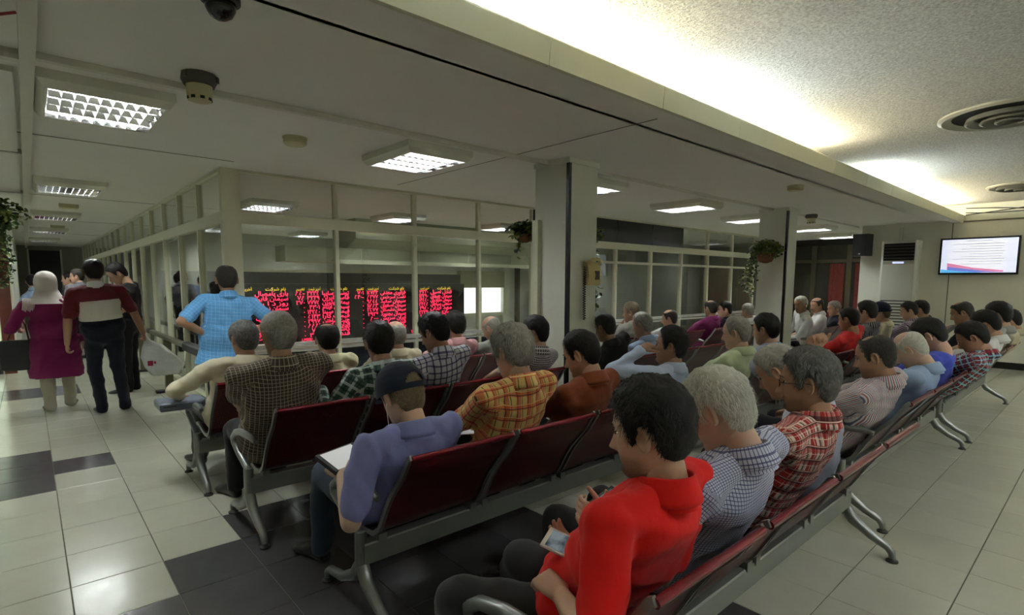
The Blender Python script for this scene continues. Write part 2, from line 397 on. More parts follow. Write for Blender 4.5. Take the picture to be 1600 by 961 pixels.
spots += [(x, -3.5, 'added ceiling light %s on the low ceiling behind the photographer' % w) for x, w in ((-1.9, 'first from the lobby'), (.44, 'second from the lobby'), (2.72, 'third from the lobby'), (5.03, 'fourth from the lobby'), (7.33, 'fifth from the lobby'), (9.6, 'sixth from the lobby'), (11.8, 'seventh from the lobby'))]  # unseen lights added to brighten the backs of the near rows
spots += [(x, -1.3, 'added ceiling light %s on the textured ceiling behind the photographer' % w) for x, w in ((2.4, 'nearest'), (5.4, 'second'), (8.4, 'third'), (11.4, 'farthest'))]  # second unseen row, added to lift the floor and wall on the right
fx = make_fixture()
for k, (x, y, lab) in enumerate(spots):
    o = fx if k == 0 else copy_tree(fx)
    o.location = (x, y, ZC if y > 0 else 2.62 if y < -2 else ZH); o['label'] = lab; o['category'] = 'ceiling light'; o['group'] = 'louvred fluorescent ceiling lights'
# cove tubes lying behind the cornice
cool = emit('cove_tube_cool', (.86, .95, 1.0), COVE_W); warm = emit('cove_tube_warm', (1.0, .92, .70), COVE_W*.85)
M_batten = M_fix
def cove(x0, x1, warmish, lab):
    r = empty('cove_light', ((x0+x1)/2, 2.20, ZC+.03), label=lab, category='tube light', group='tube lights in the ceiling cove'); h = (x1-x0)/2
    part('batten', MB().box(-h, h, -.03, .03, 0, .035), M_batten, r)
    part('tube', MB().tube([(-h+.02, 0, .055), (h-.02, 0, .055)], .014, 8), warm if warmish else cool, r, smooth='all')
for x0, x1, w, lab in ((-2.2, -.9, 0, 'cool tube light in the cove outside the left edge'), (-.8, .5, 1, 'warm tube light in the cove outside the top edge'), (.75, 2.0, 0, 'cool white tube light in the cove nearest the camera'), (2.05, 3.2, 1, 'yellowish tube light in the cove at the top middle'),
   (3.35, 4.75, 0, 'cool white tube light in the cove above the telephone column'), (4.8, 6.3, 1, 'yellowish tube light in the cove before the dark gap'), (7.7, 9.2, 0, 'cool white tube light in the cove after the dark gap'), (9.5, 12.6, 1, 'yellowish tube light in the cove by the right wall')):
    cove(x0, x1, w, lab)
# added cove lights, out of view behind the camera, to brighten the near rows
cool2 = emit('rear_fill_tube_cool', (.90, .97, 1.0), COVE_W*1.2); warm2 = emit('rear_fill_tube_warm', (1.0, .93, .72), COVE_W*1.0)
hc2 = part('trim_6', MB().box(-8, 12.93, -2.6, -2.55, 2.70, 2.85).box(-8, 12.93, -5, -2.55, 2.62, 2.70), M_frame, kind='structure')
for k, x in enumerate((-4, -1, 2, 5, 8, 11)):
    r = empty('cove_light', (x, -2.8, 2.70), label='added tube light in the rear cove behind the photographer, %s from the lobby' % ('first', 'second', 'third', 'fourth', 'fifth', 'sixth')[k], category='tube light', group='added tube lights behind the photographer')
    part('batten', MB().box(-.7, .7, -.03, .03, 0, .035), M_batten, r)
    part('tube', MB().tube([(-.68, 0, .055), (.68, 0, .055)], .014, 8), cool2 if k % 2 else warm2, r, smooth='all')
# round air diffusers in the high ceiling
M_vent = mat('vent_grey', srgb(150, 146, 130), .5, var=.05); M_vring = mat('vent_ring_grey', srgb(92, 90, 80), .5, var=.05); M_vdark = mat('vent_dark', (.01, .01, .01), .8)
def vent(x, y, lab, R=.48):
    r = empty('air_diffuser', (x, y, ZH), label=lab, category='vent', group='round ceiling air diffusers')
    part('outer_ring', MB().lathe([(R, 0), (R, -.015), (R-.03, -.03), (R-.09, -.012), (R-.1, 0)], n=40), M_vent, r, smooth=True)
    part('dark_throat', MB().lathe([(R-.1, -.006), (R-.1, -.002)], n=40), M_vdark, r)
    for k, rr in enumerate((.30, .20, .10)):
        part('cone_ring', MB().lathe([(rr, -.02), (rr+.01, -.055-.01*k), (rr-.005, -.06-.01*k), (rr-.05, -.02), (rr-.05, -.012)], n=36), M_vring, r, smooth=True)
vp = at_z(1568, 176, ZH); vent(vp[0]+.05, vp[1]-.05, 'large round air diffuser in the textured ceiling', .50)
vp = at_z(1600, 289, ZH); vent(vp[0], vp[1], 'small distant round air diffuser by the right wall', .42)
# ================================================================== waiting benches
M_alu = mat('bench_grey_metal', srgb(128, 130, 126), .38, .75, var=.08, vscale=12)
M_beam = mat('bench_beam_grey', srgb(122, 124, 118), .45, .5, var=.08, vscale=5)
def red_perf():
    t = NT('dark_red_perforated_steel'); setp(t.p, (.085, .006, .010), .28, .35)
    sx = t.n.new('ShaderNodeSeparateXYZ'); t.link(t.obj(), sx.inputs[0])
    def cell(c, p): return t.math('SUBTRACT', t.math('FRACT', t.math('DIVIDE', c, p)), .5)
    d = t.math('SQRT', t.math('ADD', t.math('POWER', cell(sx.outputs[0], .0085), 2), t.math('POWER', cell(sx.outputs[2], .0085), 2)))
    hole = t.math('LESS_THAN', d, .27)
    # no holes near the rims
    hole = t.math('MULTIPLY', hole, t.math('LESS_THAN', sx.outputs[2], .755)); hole = t.math('MULTIPLY', hole, t.math('GREATER_THAN', sx.outputs[2], .42))
    t.link(t.math('SUBTRACT', 1.0, hole), t.p.inputs['Alpha'])
    return t.m
M_seat = red_perf()
M_rim = mat('glossy_red_rim', (.16, .008, .016), .18, .3, var=.05)
PROF = np.array([(-.085, .785), (-.09, .798), (-.075, .805), (-.06, .797), (-.03, .75), (.0, .70), (.05, .645), (.10, .585), (.145, .515), (.18, .45), (.21, .40), (.26, .366), (.33, .358), (.42, .372), (.52, .396), (.58, .398), (.61, .382), (.615, .365)])
def seat_meshes(p=.6, gap=.028):
    def sheet(prof, x0, x1, th):
        prof = np.asarray(prof); tan = np.gradient(prof, axis=0); nrm = np.stack([tan[:, 1], -tan[:, 0]], 1); nrm /= np.linalg.norm(nrm, axis=1)[:, None]
        a, b = prof, prof+nrm*th; n = len(prof); v = []
        for x in (x0, x1):
            v += [(x, q[0], q[1]) for q in a]+[(x, q[0], q[1]) for q in b]
        f = []
        for k in range(n-1): f += [(k, k+1, 2*n+k+1, 2*n+k), (n+k+1, n+k, 3*n+k, 3*n+k+1), (k+1, k, n+k, n+k+1), (2*n+k, 2*n+k+1, 3*n+k+1, 3*n+k)]
        f += [(0, 2*n, 3*n, n), (n-1, 2*n-1, 4*n-1, 3*n-1)]
        return MB().add(v, f)
    shell = sheet(PROF[3:], gap, p-gap, .004).mesh('seat_shell', M_seat, True)
    rim = MB().tube([(gap-.004, -.075, .796), (p-gap+.004, -.075, .796)], .0135, 10).mesh('top_rim', M_rim, True)
    fp = PROF[2:-1]
    bar = MB(); w = .017
    tan = np.gradient(fp, axis=0); nrm = np.stack([tan[:, 1], -tan[:, 0]], 1); nrm /= np.linalg.norm(nrm, axis=1)[:, None]
    rings = []
    for q, nn in zip(fp, nrm):
        a = q+nn*.014; b = q-nn*.010
        rings.append(np.array([(-w/2, a[0], a[1]), (w/2, a[0], a[1]), (w/2*.8, b[0], b[1]), (-w/2*.8, b[0], b[1])]))
    bar.loft(rings); barm = bar.mesh('side_frame', M_alu, True)
    return shell, rim, barm
SHELL, RIM, BAR = seat_meshes()
def leg_mesh():
    mb = MB()
    mb.tube([(0, .25, .40), (0, .25, .20)], [.027, .03], 10, 1.0)
    mb.tube([(0, .24, .24), (0, .20, .175), (0, .10, .11), (0, .025, .075), (0, .005, .05), (0, .0, .022)], [.03, .03, .024, .021, .02, .017], 10)
    mb.tube([(0, .26, .24), (0, .32, .165), (0, .45, .10), (0, .595, .075), (0, .625, .05), (0, .63, .022)], [.03, .03, .024, .021, .02, .017], 10)
    return mb.mesh('leg', M_alu, True)
LEG = leg_mesh(); PAD = MB().lathe([(.030, 0), (.030, .008), (.018, .016), (.013, .026)], n=16).mesh('foot_pad', M_rub, True)
def arm_mesh():
    mb = MB(); mb.tube([(0, .25, .36), (0, .27, .40), (0, .42, .45), (0, .52, .50), (0, .525, .535), (0, .47, .575), (0, .36, .60), (0, .14, .612), (0, .08, .60)], [.02, .021, .021, .021, .022, .022, .023, .022, .014], 10, 1.0)
    return mb.mesh('armrest', M_alu, True)
ARM = arm_mesh()
BRK = MB().box(-.02, .02, .21, .30, .335, .375).mesh('bracket', M_alu)
def make_bench(n, x0, yr, label):
    r = empty('waiting_bench', (x0, yr, 0), label=label, category='bench', group='rows of red perforated waiting benches')
    L = n*.6
    part('beam', MB().cbox(-.05, L+.05, .215, .285, .25, .345, .006), M_beam, r)
    for x in (-.05, L+.05):
        g = put('leg', LEG, r, (x, 0, 0)); put('foot_pad', PAD, g); put('foot_pad', PAD, g, (0, .63, 0))
        if x < 0: put('armrest', ARM, r, (x, 0, 0))
    for k in range(n):
        s = put('seat', SHELL, r, (k*.6, 0, 0)); put('top_rim', RIM, s)
        put('side_frame', BAR, s, (.022, 0, 0)); put('side_frame', BAR, s, (.578, 0, 0)); put('bracket', BRK, s, (.04, 0, 0)); put('bracket', BRK, s, (.56, 0, 0))
    return r
R1, R1b, R2, R3, R4 = .72, .86, 1.944, 3.147, 4.205
benches = [(4, .99, R1, 'red bench in the foreground under the man in the red polo'), (4, 3.87, R1b, 'second bench of the nearest row, under the striped shirt and blue T-shirt'), (4, 6.68, R1b, 'third bench of the nearest row, close to the television wall'),
 (4, 1.10, R2, 'red bench under the man in the navy cap and the orange plaid shirt'), (4, 4.22, R2, 'bench of the second row under the man in the pale green shirt'), (4, 7.05, R2, 'bench of the second row under the man in the plain red shirt'), (4, 9.9, R2, 'far bench of the second row by the air conditioner'),
 (4, .97, R3, 'red bench under the big man in the brown checked shirt'), (4, 4.32, R3, 'bench of the third row right of the telephone column'), (4, 9.45, R3, 'bench of the third row just right of the ivy basket column'),
 (5, .92, R4, 'front red bench under the man in the cream shirt'), (4, 5.2, R4, 'front bench of the group beyond the telephone column')]
for b in benches: make_bench(*b)
# ================================================================== LED board behind the glass
_ar = {'ا': 'FE8D FE8E FE8D FE8E', 'آ': 'FE81 FE82 FE81 FE82', 'ب': 'FE8F FE90 FE91 FE92', 'پ': 'FB56 FB57 FB58 FB59', 'ت': 'FE95 FE96 FE97 FE98', 'ج': 'FE9D FE9E FE9F FEA0', 'خ': 'FEA5 FEA6 FEA7 FEA8', 'د': 'FEA9 FEAA FEA9 FEAA', 'ر': 'FEAD FEAE FEAD FEAE', 'ز': 'FEAF FEB0 FEAF FEB0',
 'س': 'FEB1 FEB2 FEB3 FEB4', 'ش': 'FEB5 FEB6 FEB7 FEB8', 'ص': 'FEB9 FEBA FEBB FEBC', 'ع': 'FEC9 FECA FECB FECC', 'غ': 'FECD FECE FECF FED0', 'ف': 'FED1 FED2 FED3 FED4', 'ق': 'FED5 FED6 FED7 FED8', 'ک': 'FB8E FB8F FB90 FB91', 'گ': 'FB92 FB93 FB94 FB95', 'ل': 'FEDD FEDE FEDF FEE0', 'م': 'FEE1 FEE2 FEE3 FEE4', 'ن': 'FEE5 FEE6 FEE7 FEE8',
 'ه': 'FEE9 FEEA FEEB FEEC', 'و': 'FEED FEEE FEED FEEE', 'ی': 'FBFC FBFD FBFE FBFF', 'ط': 'FEC1 FEC2 FEC3 FEC4', 'ح': 'FEA1 FEA2 FEA3 FEA4'}
_right_only = set('اآدرزوژ')
def shape_fa(s):
    if not any(c in _ar for c in s): return s
    out = []
    for k, c in enumerate(s):
        if c not in _ar: out.append(c); continue
        prev = k > 0 and s[k-1] in _ar and s[k-1] not in _right_only
        nxt = k+1 < len(s) and s[k+1] in _ar and c not in _right_only
        out.append(chr(int(_ar[c].split()[(3 if nxt else 1) if prev else (2 if nxt else 0)], 16)))
    return ''.join(reversed(out))
def fa_num(s): return s.translate(str.maketrans('0123456789', '۰۱۲۳۴۵۶۷۸۹'))
def text_meshes(items):       # items: (text, size, align, bold) -> list of (verts, faces)
    tmp = []
    for (s, size, al) in items:
        c = bpy.data.curves.new('txt', 'FONT'); c.body = s; c.size = size; c.align_x = al; c.resolution_u = 2; c.fill_mode = 'FRONT'; c.offset = size*.004
        o = bpy.data.objects.new('txt', c); COL.objects.link(o); tmp.append(o)
    bpy.context.view_layer.update(); dg = bpy.context.evaluated_depsgraph_get(); out = []
    for o in tmp:
        me = bpy.data.meshes.new_from_object(o.evaluated_get(dg)); v = np.zeros(len(me.vertices)*3); me.vertices.foreach_get('co', v)
        out.append((v.reshape(-1, 3), [tuple(p.vertices) for p in me.polygons])); bpy.data.meshes.remove(me)
    for o in tmp: c = o.data; bpy.data.objects.remove(o); bpy.data.curves.remove(c)
    return out
YB = 11.0
board = empty('led_board', (5.45, YB, 0), label='black stock price board with red glowing text behind the glass', category='display board')
M_red_led = emit('red_led', (1.0, .02, .08), 1.7); M_yel_led = emit('yellow_led', (1.0, .72, .05), .5)
M_bd = mat('board_black', (.010, .010, .009), .3, var=.2)
part('panel', MB().box(-3.7, 2.75, 0, .12, .25, 1.45), M_bd, board)
part('top_panel', MB().box(-3.7, 2.65, .02, .12, 1.46, 1.68), M_bd, board)
part('top_edge', MB().box(-3.7, 2.5, 0, .12, 1.685, 1.725), M_frame, board)
part('divider_line', MB().box(-3.7, 2.65, -.004, .02, 1.45, 1.46), mat('board_line', (.12, .12, .11), .4), board)
for x in (-3.6, -.6, 2.6): part('post', MB().box(x, x+.06, .04, .10, 0, .25), M_bd, board)
groups = [   # right edge of the name column (x), names, prices, changes
 (3.72, ['باری بامصال', 'سیمان قاین', 'روز د ا ر و', 'سیمان نی ریز', 'سیمان فسا', 'سیمان غرب', 'سایپا دیزل', 'ایران دارو', 'کاشی سعدی', 'قند مرودشت'], [''], ['']),
 (5.50, ['توسعه سایپا', 'قاسم ایران', 'بیمه موتوژن', 'سیمان ایلام', 'قیمت سینا', 'قیمت کارا', 'چیت ساختن', 'ایران ترانس', 'کاشی نیلو', 'قند رضا'], ['3235', '3249', '7775', '4301', '14250', '5143', '2997', '8881', '740', '3105'], ['85-', '78', '270', '0', '0', '0', '0', '0', '0', '0']),
 (7.00, ['فرآوری معدنی', 'نفت سرخس', 'سیمان سفید', 'سیمان اصفهان', 'سیمان دشستان', 'سیمان بجنورد', 'ایران سریش', 'قند بیستون', 'پارس خودرو', 'فنر زر'], ['15733', '8377', '9855', '11883', '2577', '2926', '8000', '3110', '2275', '1420'], ['701', '540-', '0', '0', '0', '0', '0', '0', '0', '0']),
 (7.86, ['قندل اصیل', 'سیمان بهبهان', 'سیمان مازندران', 'صنعتی سپاهان', 'مهد ایران', 'سازی پویا', 'کاغذ', 'قند', 'نیرو', 'مس'], ['3220', '12290', '14550', '2455', '2950', '2239', '1850', '990', '2410', '720'], ['']*10)]
items = []; where = []
xb = lambda px: at_y(px, 480, YB)[0]
xcols = {0: (xb(451), xb(393), None), 1: (xb(546), xb(500), xb(477)), 2: (xb(634), xb(591), xb(569)), 3: (xb(706), xb(669.5), None)}
wcols = {0: (xb(451)-xb(398), .42), 1: (xb(546)-xb(503), xb(500)-xb(481)), 2: (xb(634)-xb(594), xb(591)-xb(574)), 3: (xb(706)-xb(672), xb(669)-xb(655))}
rows_z = [1.255-.0955*k for k in range(10)]
for gi, (_, names, prices, chg) in enumerate(groups):
    xr, xp, xc = xcols[gi]
    items.append((shape_fa('نام شرکت'), .085, 'RIGHT')); where.append((gi, xr-.04, 1.355, 1))
    items.append((shape_fa('آخرین قیمت'), .078, 'RIGHT')); where.append((gi, xp+.02, 1.355, 1))
    if xc: items.append((shape_fa('تغییر'), .078, 'RIGHT')); where.append((gi, xc, 1.355, 1))
    for k, z in enumerate(rows_z):
        items.append((shape_fa(names[k]), .118, 'RIGHT')); where.append((gi, xr, z, 0))
        if k < len(prices) and prices[k]: items.append((fa_num(prices[k]), .118, 'RIGHT')); where.append((gi, xp, z, 0))
        if xc and k < len(chg) and chg[k]: items.append((fa_num(chg[k]) if chg[k] != '0' else '۰', .118, 'RIGHT')); where.append((gi, xc, z, 0))
items.append((fa_num('103199950'), .13, 'RIGHT')); where.append((1, 4.35, .29, 0)); items.append((fa_num('12'), .11, 'RIGHT')); where.append((2, 6.75, .34, 0))
tm = text_meshes(items)
cols = {}
for (v, f), (gi, x, z, yel) in zip(tm, where):
    if not len(v): continue
    wd_ = v[:, 0].max()-v[:, 0].min(); isn = abs(x-xcols[gi][0]) < .1; isp = abs(x-xcols[gi][1]) < .1
    lim = wcols[gi][0]*(.97 if not yel else .6) if isn else wcols[gi][1] if isp else .24
    k_ = lim/wd_ if (isn and not yel and wd_ > .3) or wd_ > lim else min(1.15, lim/wd_)
    q = np.stack([v[:, 0]*k_+x-5.45, np.full(len(v), -.003), v[:, 1]+z-.03], 1)
    cols.setdefault((gi, yel), MB()).add(q, f)
for (gi, yel), mb in cols.items(): put('heading_text' if yel else 'price_text', mb.mesh('led_text', M_yel_led if yel else M_red_led, fix=False), board)
# ================================================================== television on the right wall
tv = empty('television', (12.922, 1.77, 2.01), label='flat television showing a white slide on the right wall', category='television')
part('casing', MB().cbox(-.54, .54, -.33, .33, -.07, 0, .008), M_black, tv).rotation_euler = (0, 0, 0)
# casing built facing -X: local frame turned
for ch in list(tv.children): bpy.data.objects.remove(ch)
def tvbox(y0, y1, z0, z1, d0, d1): return MB().box(d0, d1, y0, y1, z0, z1)
part('casing', tvbox(-.555, .555, -.335, .335, -.085, -.02), M_black, tv)
part('wall_bracket', tvbox(-.3, .3, -.2, .2, -.02, 0), M_black, tv)
part('bezel', tvbox(-.555, .555, .305, .335, -.092, -.085).box(-.092, -.085, -.555, .555, -.335, -.30).box(-.092, -.085, .525, .555, -.30, .305).box(-.092, -.085, -.555, -.525, -.30, .305), M_black, tv)
part('screen', tvbox(-.525, .525, -.30, .305, -.088, -.085), emit('screen_white', (.74, .79, .98), .33), tv)
part('slide_page', tvbox(-.39, .42, -.25, .28, -.0885, -.088), emit('slide_page', (.84, .86, .96), .34), tv)
lines = MB()
for k in range(9):
    z = .215-.045*k; y1 = -.36+.02*(k % 3); y0 = .36-.12*((k*5) % 3); lines.box(-.0892, -.0886, y1, y0, z, z+.006)
lines.box(-.0892, -.0886, -.18, .18, .268, .275)
part('text_line', lines, mat('slide_grey', (.45, .45, .5), .6), tv)
def wedge(pts, m, nm): part(nm, MB().prism(pts, -.0895, -.0889, 0), m, tv)
wedge([(.43, -.29), (.43, -.12), (.05, -.21), (-.36, -.26), (-.36, -.29)], emit('slide_pink', (.75, .25, .45), .28), 'slide_band')
part('slide_band', MB().prism([(.42, -.29), (.42, -.19), (-.1, -.27), (-.3, -.29)], -.0899, -.0893, 0), emit('slide_blue', (.15, .2, .65), .32), tv)
part('slide_band', MB().prism([(.52, -.30), (.52, -.235), (.25, -.27), (-.1, -.30)], -.0903, -.0897, 0), emit('slide_cyan', (.1, .45, .8), .32), tv)
# ================================================================== air conditioner, speaker, telephone
ac = empty('air_conditioner', (12.93, 2.92, 0), label='tall white floor-standing air conditioner against the right wall', category='air conditioner')
M_ac = mat('ac_white', srgb(206, 208, 196), .4, var=.03)
def wb(y0, y1, z0, z1, d0, d1): return MB().box(d0, d1, y0, y1, z0, z1)
part('body', MB().prism([(-.30, -.26), (-.30, .26), (-.26, .30), (-.0, .30), (-.0, -.30), (-.26, -.30)], .02, 2.33, 2), M_ac, ac)
part('plinth', wb(-.29, .29, 0, .02, -.29, -.01), M_black, ac)
part('outlet_recess', wb(-.25, .25, 1.95, 2.28, -.305, -.30), M_vdark, ac)
for k in range(5): part('outlet_slat', MB().prism([(-.335, 1.99+.06*k), (-.305, 2.005+.06*k), (-.305, 1.998+.06*k), (-.335, 1.983+.06*k)], -.25, .25, 1), mat('ac_slat', srgb(70, 68, 60), .5), ac)
part('display_strip', wb(-.25, .25, 1.88, 1.94, -.306, -.30), mat('ac_strip', srgb(176, 176, 166), .4), ac)
part('display', wb(-.09, .09, 1.893, 1.927, -.309, -.306), emit('ac_display', (.55, .6, 1.0), .5), ac)
part('front_panel', wb(-.25, .25, 1.25, 1.86, -.308, -.30), M_ac, ac)
part('intake_recess', wb(-.25, .25, .35, 1.18, -.303, -.30), mat('ac_grille_dark', srgb(60, 60, 56), .7), ac)
for k in range(14): part('intake_slat', wb(-.25, .25, .37+.058*k, .405+.058*k, -.318, -.303), M_ac, ac)
pipe = part('pipe_cover', MB().box(-.05, 0, .02, .08, 2.33, 2.6), M_ac, ac)
sp = empty('wall_speaker', (12.93, 3.60, 2.28), label='black box loudspeaker mounted high beside the air conditioner', category='speaker')
part('cabinet', MB().prism([(-.28, -.13), (-.28, .13), (-.05, .17), (-.05, -.17)], -.22, .22, 2), M_rub, sp)
part('grille', MB().box(-.285, -.278, -.12, .12, -.205, .205), mat('speaker_cloth', (.012, .012, .014), .95, bump=.3, bscale=300), sp)
part('badge', MB().box(-.288, -.284, -.015, .015, -.19, -.165), mat('badge_silver', (.6, .6, .6), .3, .8), sp)
part('bracket', MB().box(-.06, 0, -.03, .03, -.04, .04), M_rub, sp)
cb = MB()
for k in range(3):
    ys = np.linspace(2.0, -1.2, 9); cb.tube([(12.88-.01*k, y, 2.80+.05*math.sin(y*2.1+k*1.7)+.012*k) for y in ys], .008, 5)
put('cable_bundle', cb.mesh('cable_bundle', M_rub, True), label='loose dark cables draped along the wall above the television', category='cable')
ph = empty('wall_telephone', (4.15, 3.497, 1.60), label='cream wall telephone with coiled cord on the white column', category='telephone')
M_tel = mat('cream_plastic', srgb(196, 178, 116), .4, var=.05)
part('body', MB().prism([(0, -.11), (-.055, -.115), (-.075, -.02), (-.05, .10), (0, .115)], -.10, .085, 0), M_tel, ph)
part('keypad', MB().box(-.005, .055, -.078, -.064, -.06, .025), mat('keypad_dark', (.05, .045, .03), .5), ph)
part('handset', MB().tube([(-.10, -.055, .09), (-.06, -.085, .135), (.04, -.085, .135), (.08, -.055, .10)], [.022, .016, .016, .022], 10), M_tel, ph, smooth='all')
cc = []
for k in range(260):
    a = k*.55; t = k/259
    cc.append((-.105-.012*math.sin(t*3)+.012*math.cos(a), -.03+.012*math.sin(a), .07-.52*t))
part('coiled_cord', MB().tube(cc, .0045, 5), M_rub, ph, smooth='all')
# ================================================================== detectors and dome camera
M_cream = mat('detector_cream', srgb(190, 184, 142), .5, var=.04); M_dbase = mat('detector_base', srgb(66, 64, 58), .6)
def detector(x, y, lab, s=1):
    r = empty('smoke_detector', (x, y, ZC), label=lab, category='smoke detector')
    part('base', MB().lathe([(.075*s, 0), (.08*s, -.03*s), (.068*s, -.055*s)], n=20), M_dbase, r, smooth=True)
    for k in range(3):
        a = k*2.1; part('clip', MB().box(-.014, .014, .06*s, .088*s, -.035*s, -.01), M_dbase, r).rotation_euler = (0, 0, a)
    part('housing', MB().lathe([(.058*s, -.05*s), (.056*s, -.10*s), (.05*s, -.125*s), (.038*s, -.13*s)], n=24), M_cream, r, smooth=True)
    for k in range(8): part('slot', MB().box(-.011, .011, .049*s, .054*s, -.123*s, -.11*s), M_vdark, r).rotation_euler = (0, 0, k*math.pi/4)
p = at_z(311, 128, ZC-.04); detector(p[0], p[1], 'cream smoke detector with dark base near the left ceiling light', 1.15)
p = at_z(1268, 338, ZC-.03); detector(p[0], p[1], 'small smoke detector beyond the ivy basket column', 1.2)
def disc(px, py, lab, R=.095):
    p = at_z(px, py, ZC-.03); r = empty('ceiling_speaker', (p[0], p[1], ZC), label=lab, category='ceiling speaker')
    part('base', MB().lathe([(R, 0), (R, -.012)], n=28), M_cream, r); part('cap', MB().lathe([(R*.92, -.012), (R*.95, -.05), (R*.8, -.062)], n=28), M_cream, r, smooth=True)
disc(461, 221, 'flat round ceiling disc over the front glass wall'); disc(1243, 294, 'flat round ceiling disc near the cornice'); 
def box_disc(px, py, lab):
    p = at_z(px, py, ZC-.03); r = empty('junction_box', (p[0], p[1], ZC), label=lab, category='junction box')
    part('box', MB().box(-.12, .12, -.12, .12, -.05, 0), M_cream, r); part('lid', MB().box(-.11, .11, -.11, .11, -.058, -.05), M_cream, r)
box_disc(107, 323, 'square cream box on the corridor ceiling between the lights'); box_disc(90, 355, 'small square cream box far down the corridor ceiling')
dc = empty('dome_camera', (.66, 2.52, ZC), label='black dome camera at the top edge of the ceiling', category='camera')
part('collar', MB().lathe([(.075, 0), (.075, -.03), (.065, -.035)], n=24), M_rub, dc, smooth=True)
part('dome', MB().lathe([(.06, -.03), (.056, -.06), (.042, -.085), (.02, -.098), (.004, -.10)], n=24), mat('dome_black', (.01, .01, .012), .08, var=0), dc, smooth='all')
# ================================================================== handrail by the corridor glass
hr = empty('handrail', (1.37, 8.56, 0), label='steel barrier rail with black sleeves beside the corridor glass wall', category='handrail')
M_st = mat('rail_steel', srgb(118, 114, 92), .3, .7, var=.08); M_stp = mat('rail_post_steel', srgb(104, 100, 78), .35, .7)
def rod(y0, y1, nm, m, w=.045, h=.03, z=.75):
    mb = MB(); mb.prism([(-w, z-h), (w, z-h), (w*.9, z+h*.6), (w*.5, z+h), (-w*.5, z+h), (-w*.9, z+h*.6)], y0, y1, 1); part(nm, mb, m, hr, smooth=True)
rod(-1.25, 6.0, 'rail', M_st, .04, .026); rod(-2.45, -1.25, 'black_sleeve', M_rub, .055, .045); rod(1.15, 1.35, 'black_sleeve', M_rub, .046, .032)
for y in (0, 2.2, 4.4):
    part('post', MB().cbox(-.045, .045, y-.045, y+.045, .03, .72, .004), M_stp, hr)
    part('foot_plate', MB().cbox(-.16, .16, y-.06, y+.06, 0, .035, .01), M_rub, hr)
# ================================================================== ivy baskets
M_leaf = [mat('ivy_dark', (.018, .045, .012), .45, var=.4, vscale=30), mat('ivy_mid', (.05, .10, .02), .45, var=.4, vscale=30), mat('ivy_light', (.17, .21, .04), .45, var=.3, vscale=30)]
leaf = MB().add([(0, 0, 0), (-.45, .25, .08), (-.5, .6, .0), (0, 1.0, -.12), (.5, .6, .0), (.45, .25, .08), (0, .5, .05)], [(0, 1, 6), (1, 2, 6), (2, 3, 6), (3, 4, 6), (4, 5, 6), (5, 0, 6)])
LV, LF = leaf.data()
def ivy(loc, label, n_crown, strands, spread, pot=True, light=.35, seed=0, pot_r=.11):
    rg = np.random.default_rng(seed); r = empty('ivy_basket', loc, label=label, category='hanging plant')
    if pot: part('basket', MB().lathe([(.03, -pot_r*1.05), (pot_r*.7, -pot_r*.85), (pot_r, -.02), (pot_r*1.05, 0), (pot_r*.9, 0)], n=18), mat('basket_brown', (.14, .05, .02), .7, var=.3, vscale=30), r, smooth=True)
    mbs = [MB(), MB(), MB()]; stem = MB()
    def put_leaf(p, s):
        R = np.array(Matrix.Rotation(rg.uniform(0, 6.28), 3, 'Z') @ Matrix.Rotation(rg.uniform(-1.3, .5), 3, 'X') @ Matrix.Rotation(rg.uniform(-.6, .6), 3, 'Y'))
        k = 2 if rg.random() < light else (1 if rg.random() < .5 else 0)
        mbs[k].add(LV*s@R.T+p, LF)
    for k in range(n_crown):
        d = rg.normal(size=3); d /= np.linalg.norm(d); p = d*spread*rg.uniform(.4, 1)*[1, 1, .6]; p[2] += spread*.3
        put_leaf(p, rg.uniform(.04, .07)*spread**.3*1.5)
    for (dx, dy, ln) in strands:
        pts = [np.array([0, 0, .02])]; p = np.array([dx*.5, dy*.5, .05]); pts.append(p.copy()); nst = int(ln/.02)
        for k in range(nst):
            p = p+np.array([dx*.5/nst+rg.normal()*.004, dy*.5/nst+rg.normal()*.004, -ln/nst]); pts.append(p.copy())
            for _ in range(2): put_leaf(p+rg.normal(size=3)*.022, rg.uniform(.028, .045))
        stem.tube(pts, .003, 4)
    if strands: part('stem', stem, M_leaf[0], r)
    for k, nm in enumerate(('dark_foliage', 'foliage', 'pale_foliage')): put(nm, mbs[k].mesh(nm, M_leaf[k], fix=False), r)
ivy((8.55, 3.70, 1.96), 'basket of yellow-green ivy on the side of the far column', 560, [(-.02, .28, .65), (.0, .24, .5), (-.03, .2, .72), (-.05, .3, .4), (-.04, .33, .6), (-.02, .36, .55)], .25, True, .55, 1, .14)
ivy((4.37, 3.68, 1.98), 'ivy trailing down the right side of the telephone column', 170, [(.02, -.05, .75), (.05, .02, .85), (.0, -.1, .95), (.08, .0, .5)], .13, True, .15, 2, .07)
ivy((3.86, 4.13, 2.0), 'clump of dark green ivy behind the left edge of the telephone column', 330, [(-.05, .06, .2), (-.08, .03, .25)], .17, True, .25, 3, .08)
ivy((-.27, 9.6, 2.25), 'ivy hanging over the red door frame at the left edge', 500, [(.0, -.1, .75), (.08, .0, .8), (-.05, 0, .5), (.12, .05, .55), (.15, 0, .3), (.1, -.05, .7), (.06, .05, .9)], .36, True, .4, 4)
sgn = empty('exit_sign', (-.52, 9.55, 2.02), label='small green lit sign at the left edge under the ivy', category='sign')
part('housing', MB().box(-.2, .14, 0, .04, -.09, .09), M_rub, sgn); part('face', MB().box(-.19, .13, -.004, 0, -.08, .08), emit('green_sign', (.25, .95, .75), .5), sgn)
part('bracket', MB().box(-.04, -.02, .01, .03, .09, ZC-2.02), M_rub, sgn)
